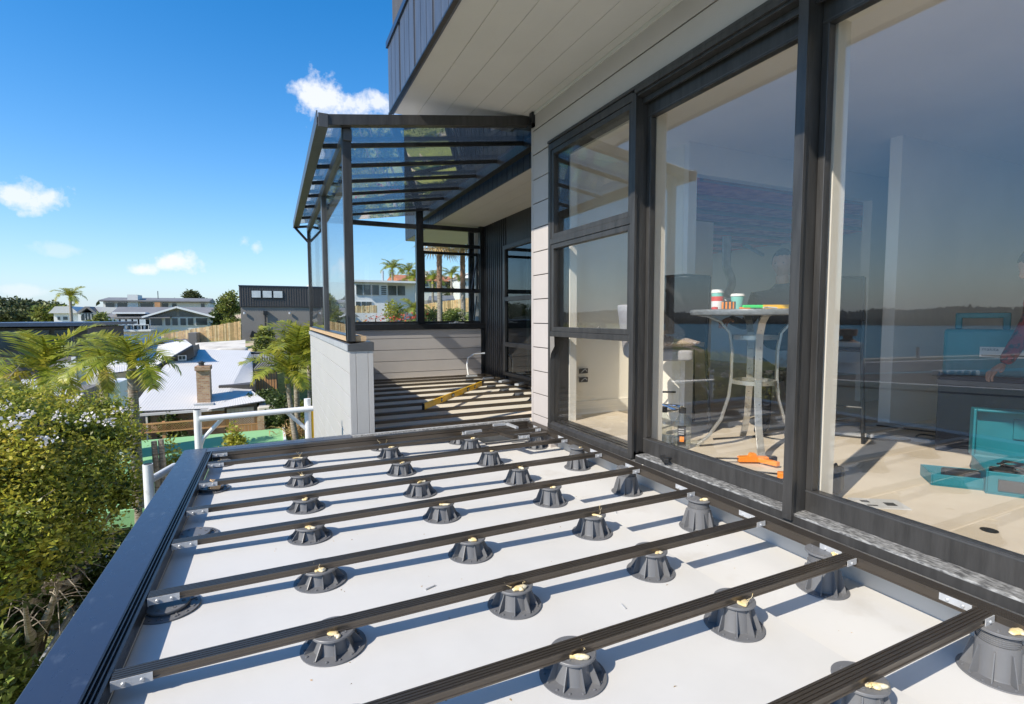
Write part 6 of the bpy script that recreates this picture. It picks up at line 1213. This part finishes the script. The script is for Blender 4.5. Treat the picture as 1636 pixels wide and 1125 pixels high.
# ---- white house with arch
AH = thing('arched_house', 'white house with a pale roof and an arched window under a gable', 'house', (-17, 72, -2)); ya = 68; Za = lambda py: Zp(130, py, ya)
B(U(86, ya), U(128, ya), ya, ya+7, -3, Za(500)).build('wall', 'white_paint', AH); MB().prism([(U(80, ya), Za(500.5)), (U(91, ya), Za(490)), (U(115, ya), Za(489.5)), (U(128, ya), Za(500.5))], 'y', ya-.4, ya+7).build('roof', 'roof_white', AH)
B(U(128, ya), U(160, ya), ya-.6, ya+6, -3, Za(500)).build('gable_block', 'white_paint', AH); MB().prism([(U(127, ya), Za(500)), (U(141, ya), Za(490)), (U(147, ya), Za(490)), (U(162, ya), Za(503)), (U(158, ya), Za(503)), (U(144, ya), Za(492.5)), (U(130, ya), Za(502))], 'y', ya-.9, ya+6).build('gable_roof', 'roof_grey', AH)
MB().prism([(U(152, ya), Za(490)), (U(190, ya), Za(491)), (U(196, ya), Za(500)), (U(160, ya), Za(501))], 'y', ya, ya+6).build('roof', 'roof_white', AH); B(U(158, ya), U(190, ya), ya+.5, ya+6, -3, Za(500)).build('wall', 'white_paint', AH)
pts = [(U(144, ya)+(U(155, ya)-U(144, ya))*math.cos(t), Za(507)+(Za(499.5)-Za(507))*math.sin(t)*1.0) for t in [math.pi*k/14 for k in range(15)]]+[(U(133, ya), Za(512)), (U(155, ya), Za(512))]
f = MB().prism(pts, 'y', ya-.68, ya-.60).build('arched_window', 'window_dark', AH)
for px in (139.5, 144, 149): B(U(px-.4, ya), U(px+.4, ya), ya-.72, ya-.69, Za(512), Za(501)).build('glazing_bar', 'white_paint', f)
for a, b in ((92, 96), (101, 108)): B(U(a, ya), U(b, ya), ya-.05, ya-.01, Za(511), Za(506)).build('window', 'window_dark', AH)
# ---- white modern house behind the glass
WH = thing('white_modern_house', 'white flat roofed modern house seen through the far glass, with a tall flue', 'house', (9, 47, 0)); yw = 44; Zw = lambda py: Zp(610, py, yw)
B(U(566, yw), U(620, yw), yw, yw+8, -1, Zw(452)).build('wall', 'white_paint', WH); B(U(620, yw), U(667, yw), yw+.8, yw+8, -1, Zw(451)).build('wall', 'white_paint', WH); B(U(500, yw), U(566, yw), yw+.8, yw+8, -2, Zw(452)).build('wall', 'white_paint', WH)
B(U(563, yw), U(670, yw), yw-.7, yw+9, Zw(452), Zw(449)).build('roof', 'white_paint', WH); MB().tube([(U(616.5, yw), yw+1, Zw(449)), (U(616.5, yw), yw+1, Zw(431))], .10, 8).build('flue', 'galvanised', WH)
for a, b, c, d, yo in ((570, 580, 456, 471.5, 0), (582, 593, 456, 471.5, 0), (595, 606, 456, 471.5, 0), (624, 637, 455.5, 471, .8), (639, 651, 455.5, 471, .8), (569, 576, 482.5, 490, 0), (578, 585, 482.5, 490, 0), (586, 594, 482.5, 490, 0)):
    f = B(U(a-.6, yw), U(b+.6, yw), yw-.07+yo, yw-.01+yo, Zw(d+.6), Zw(c-.6)).build('window', 'white_paint', WH); B(U(a, yw), U(b, yw), yw-.10+yo, yw-.07+yo, Zw(d), Zw(c)).build('pane', 'window_dark', f)
for k in range(5): B(U(610, yw), U(618, yw), yw-.05, yw-.01, Zw(459+k*3), Zw(457+k*3)).build('slot_window', 'window_dark', WH)
# orange roofed houses and upper right houses
OH = thing('orange_roof_house', 'house with a long orange tiled roof on the hill behind the palms', 'house', (18, 66, 1)); yo = 62; Zo = lambda py: Zp(690, py, yo)
B(U(640, yo), U(735, yo), yo, yo+8, -.5, Zo(449)).build('wall', 'cream_paint', OH); MB().prism([(yo-.6, Zo(449.5)), (yo+4, Zo(436.5)), (yo+8.6, Zo(449.5))], 'x', U(637, yo), U(736, yo)).build('roof', 'roof_orange', OH); B(U(690, yo), U(694, yo), yo+2, yo+3, Zo(440), Zo(431)).build('chimney', 'white_paint', OH)
for a in (678, 690, 712, 722): B(U(a, yo), U(a+7, yo), yo-.06, yo-.01, Zo(458), Zo(452)).build('window', 'window_dark', OH)
GR = thing('grey_roof_house', 'house with a shallow grey metal roof below the orange roofs', 'house', (12, 42, 0)); yr = 38; Zr = lambda py: Zp(710, py, yr)
corr('roof', (U(682, yr), yr, Zr(486)), (U(730, yr), yr, Zr(484)), (U(724, yr+4), yr+4, Zr(468)), (U(686, yr+4), yr+4, Zr(470)), GR, mt='roof_grey', pitch=.4); B(U(685, yr), U(728, yr), yr+.3, yr+4, -1, Zr(480)).build('wall', 'house_grey', GR)
UH = thing('terraced_white_house', 'white two storey house with small square windows at the upper right of the glass', 'house', (24, 60, 1)); yu = 58; Zu = lambda py: Zp(760, py, yu)
B(U(735, yu), U(800, yu), yu, yu+8, -.5, Zu(447)).build('wall', 'cream_paint', UH); B(U(757, yu), U(800, yu), yu+1, yu+7, Zu(447), Zu(436)).build('upper_wall', 'white_paint', UH); B(U(733, yu), U(756, yu), yu-.3, yu+7, Zu(447), Zu(445)).build('roof', 'roof_grey', UH); B(U(755, yu), U(802, yu), yu+.7, yu+7, Zu(436), Zu(434.5)).build('roof', 'white_paint', UH)
for a, c in ((760, 440), (765, 440), (770, 440), (742, 452), (752, 452), (762, 452)): B(U(a, yu), U(a+3, yu), yu-.06 if c > 445 else yu+.94, yu-.01 if c > 445 else yu+.99, Zu(c+4), Zu(c)).build('window', 'window_dark', UH)
SG = thing('grey_shed_house', 'grey roofed house seen low through the side glass of the patio cover', 'house', (4, 34, -2)); ysg = 31
MB().prism([(U(505, ysg), Zp(530, 503, ysg)), (U(528, ysg), Zp(530, 493, ysg)), (U(556, ysg), Zp(530, 492, ysg)), (U(575, ysg), Zp(530, 507, ysg)), (U(505, ysg), Zp(530, 507, ysg))], 'y', ysg, ysg+5).build('roof', 'roof_grey', SG); B(U(508, ysg), U(570, ysg), ysg+.4, ysg+5, -4, Zp(530, 506, ysg)).build('wall', 'cream_paint', SG)
# sloping garden lawn behind the fan palms
m = MB(); N_ = 10
for i in range(N_):
    for j in range(N_):
        q = []
        for (a, b) in ((i, j), (i+1, j), (i+1, j+1), (i, j+1)): x, y = U(700+9*a, 20), 20.5+.6*b; q.append((x*y/20.5, y, gz(x*y/20.5, y)+.04))
        m.quad(*q)
put('garden_slope', m.mesh('garden_slope', 'grass'), kind='structure')

# ================================================================ what the glass mirrors: the neighbour's roof and garden to the left
def mir(px, py, z): p = atZ(px, py, z); return Vector((4.96-p[0], p[1], p[2]))
NR = thing('neighbour_roof', 'low dark neighbouring roof with a stained pale parapet, mirrored in the glass door', 'building', (-12, 9, -5))
q0, q1, q2, q3 = mir(1300, 590, -1.9), mir(1680, 583, -1.9), mir(1680, 628, -1.95), mir(1300, 604, -1.95)
m = MB(); a, b = mir(1290, 600, -2.0), mir(1760, 590, -2.0); c, d = mir(1760, 640, -2.0), mir(1290, 612, -2.0)
m.add([a, b, c, d, a-Vector((0, 0, .3)), b-Vector((0, 0, .3)), c-Vector((0, 0, .3)), d-Vector((0, 0, .3))], [(0, 1, 2, 3), (4, 7, 6, 5), (0, 4, 5, 1), (1, 5, 6, 2), (2, 6, 7, 3), (3, 7, 4, 0)]).build('roof_deck', 'neighbour_roof', NR)
MB().bar(mir(1290, 590, -1.78), mir(1760, 576, -1.78), .3, .36).build('parapet', 'parapet_grey', NR); MB().bar(mir(1290, 579, -1.60), mir(1760, 565, -1.60), .42, .14).build('coping', 'concrete_grey', NR)
MB().bar(d+Vector((0, 0, .08)), c+Vector((0, 0, .08)), .25, .14).build('front_parapet', 'cream_paint', NR); MB().bar(d-Vector((0, 0, 1.6)), c-Vector((0, 0, 1.6)), .2, 3.1).build('wall', 'cream_paint', NR)
p = mir(1353, 578, -1.55); vb = thing('vent_block', 'white rendered vent block with a dark cowl on the neighbouring roof', 'vent', p); vb.rotation_euler.z = R(40); ORG[vb.name] = Vector((0, 0, 0))
MB().box(-.36, .36, -.36, .36, 0, .66).build('block', 'white_paint', vb, bevel=.02); MB().lathe([(.34, .66), (.2, .74), (.14, .78), (.14, .86), (.26, .88), (.28, 1.10), (0, 1.12)], n=16, cap=False).build('cowl', 'bark_red', vb)
p = mir(1466, 573, -1.55); MB().tube([p, p+Vector((0, 0, .42))], .06, 8).build('vent_pipe', 'galvanised', origin=p, tagv=('short grey vent pipe on the neighbouring roof', 'pipe'))
for i in range(6):
    p = mir(1498+i*11.5, 600, -2.0); o = thing('sandbag', f'white rounded sandbag on the neighbouring roof, {ORD[i]} of the row', 'sandbag', p, 'sandbags on the neighbouring roof'); soft('bag', p+Vector((0, 0, .09)), (.14, .12, .09), 'porcelain', o, 2)
for i, (px, py, Y0, w) in enumerate([(1255, 610, 0, 1.6), (1285, 580, 0, 1.2), (1215, 640, 0, 1.4)]):
    p = mir(px, py, -1.7 if i < 2 else -1.9); tree('mirrored_shrub', ['dark shrub mirrored beside the table in the glass door', 'taller twiggy shrub mirrored near the door mullion', 'low dark shrub mirrored under the bar table'][i], 'shrub', p.x, p.y, p.z+.7, w, 'leaf_dark', 3500, .10, seed=90+i, trunk_r=.04, low=.4, group='shrubs toward the water')

# crumbs of sawdust, glue and grit on the membrane
m = MB(); rc = random.Random(12)
for i in range(110):
    x, y = rc.uniform(-.36, 2.3), rc.uniform(.6, 4.5); z = floor_z(x)+.0005; s = rc.uniform(.001, .0028); a = rc.uniform(0, 6.3); c, d = math.cos(a)*s*rc.uniform(1, 3), math.sin(a)*s*rc.uniform(1, 3)
    m.add([(x-c, y-d, z), (x+d*.6, y-c*.6, z), (x+c, y+d, z), (x, y, z+s)], [(0, 1, 3), (1, 2, 3), (2, 0, 3), (0, 2, 1)])
m.build('deck_grit', 'straw', kind='stuff', tagv=('tiny crumbs of sawdust and glue scattered over the white deck membrane', 'grit'))
for i, (x, y, l, a) in enumerate([(.55, 2.05, .05, 20), (1.25, 1.6, .035, 80), (.35, 3.0, .045, -30), (1.95, 2.6, .05, 60)]):
    MB().tube([(x, y, floor_z(x)+.0035), (x+l*math.cos(R(a)), y+l*math.sin(R(a)), floor_z(x)+.0035)], [.0035, .0025], 6).build('loose_screw', 'galvanised', origin=(x, y, floor_z(x)), tagv=(['loose screw on the membrane near the second pedestal row', 'loose screw on the membrane before the middle pedestals', 'loose screw on the membrane between the far left pedestals', 'loose screw lying in the gutter'][i], 'screw', 'loose screws'))
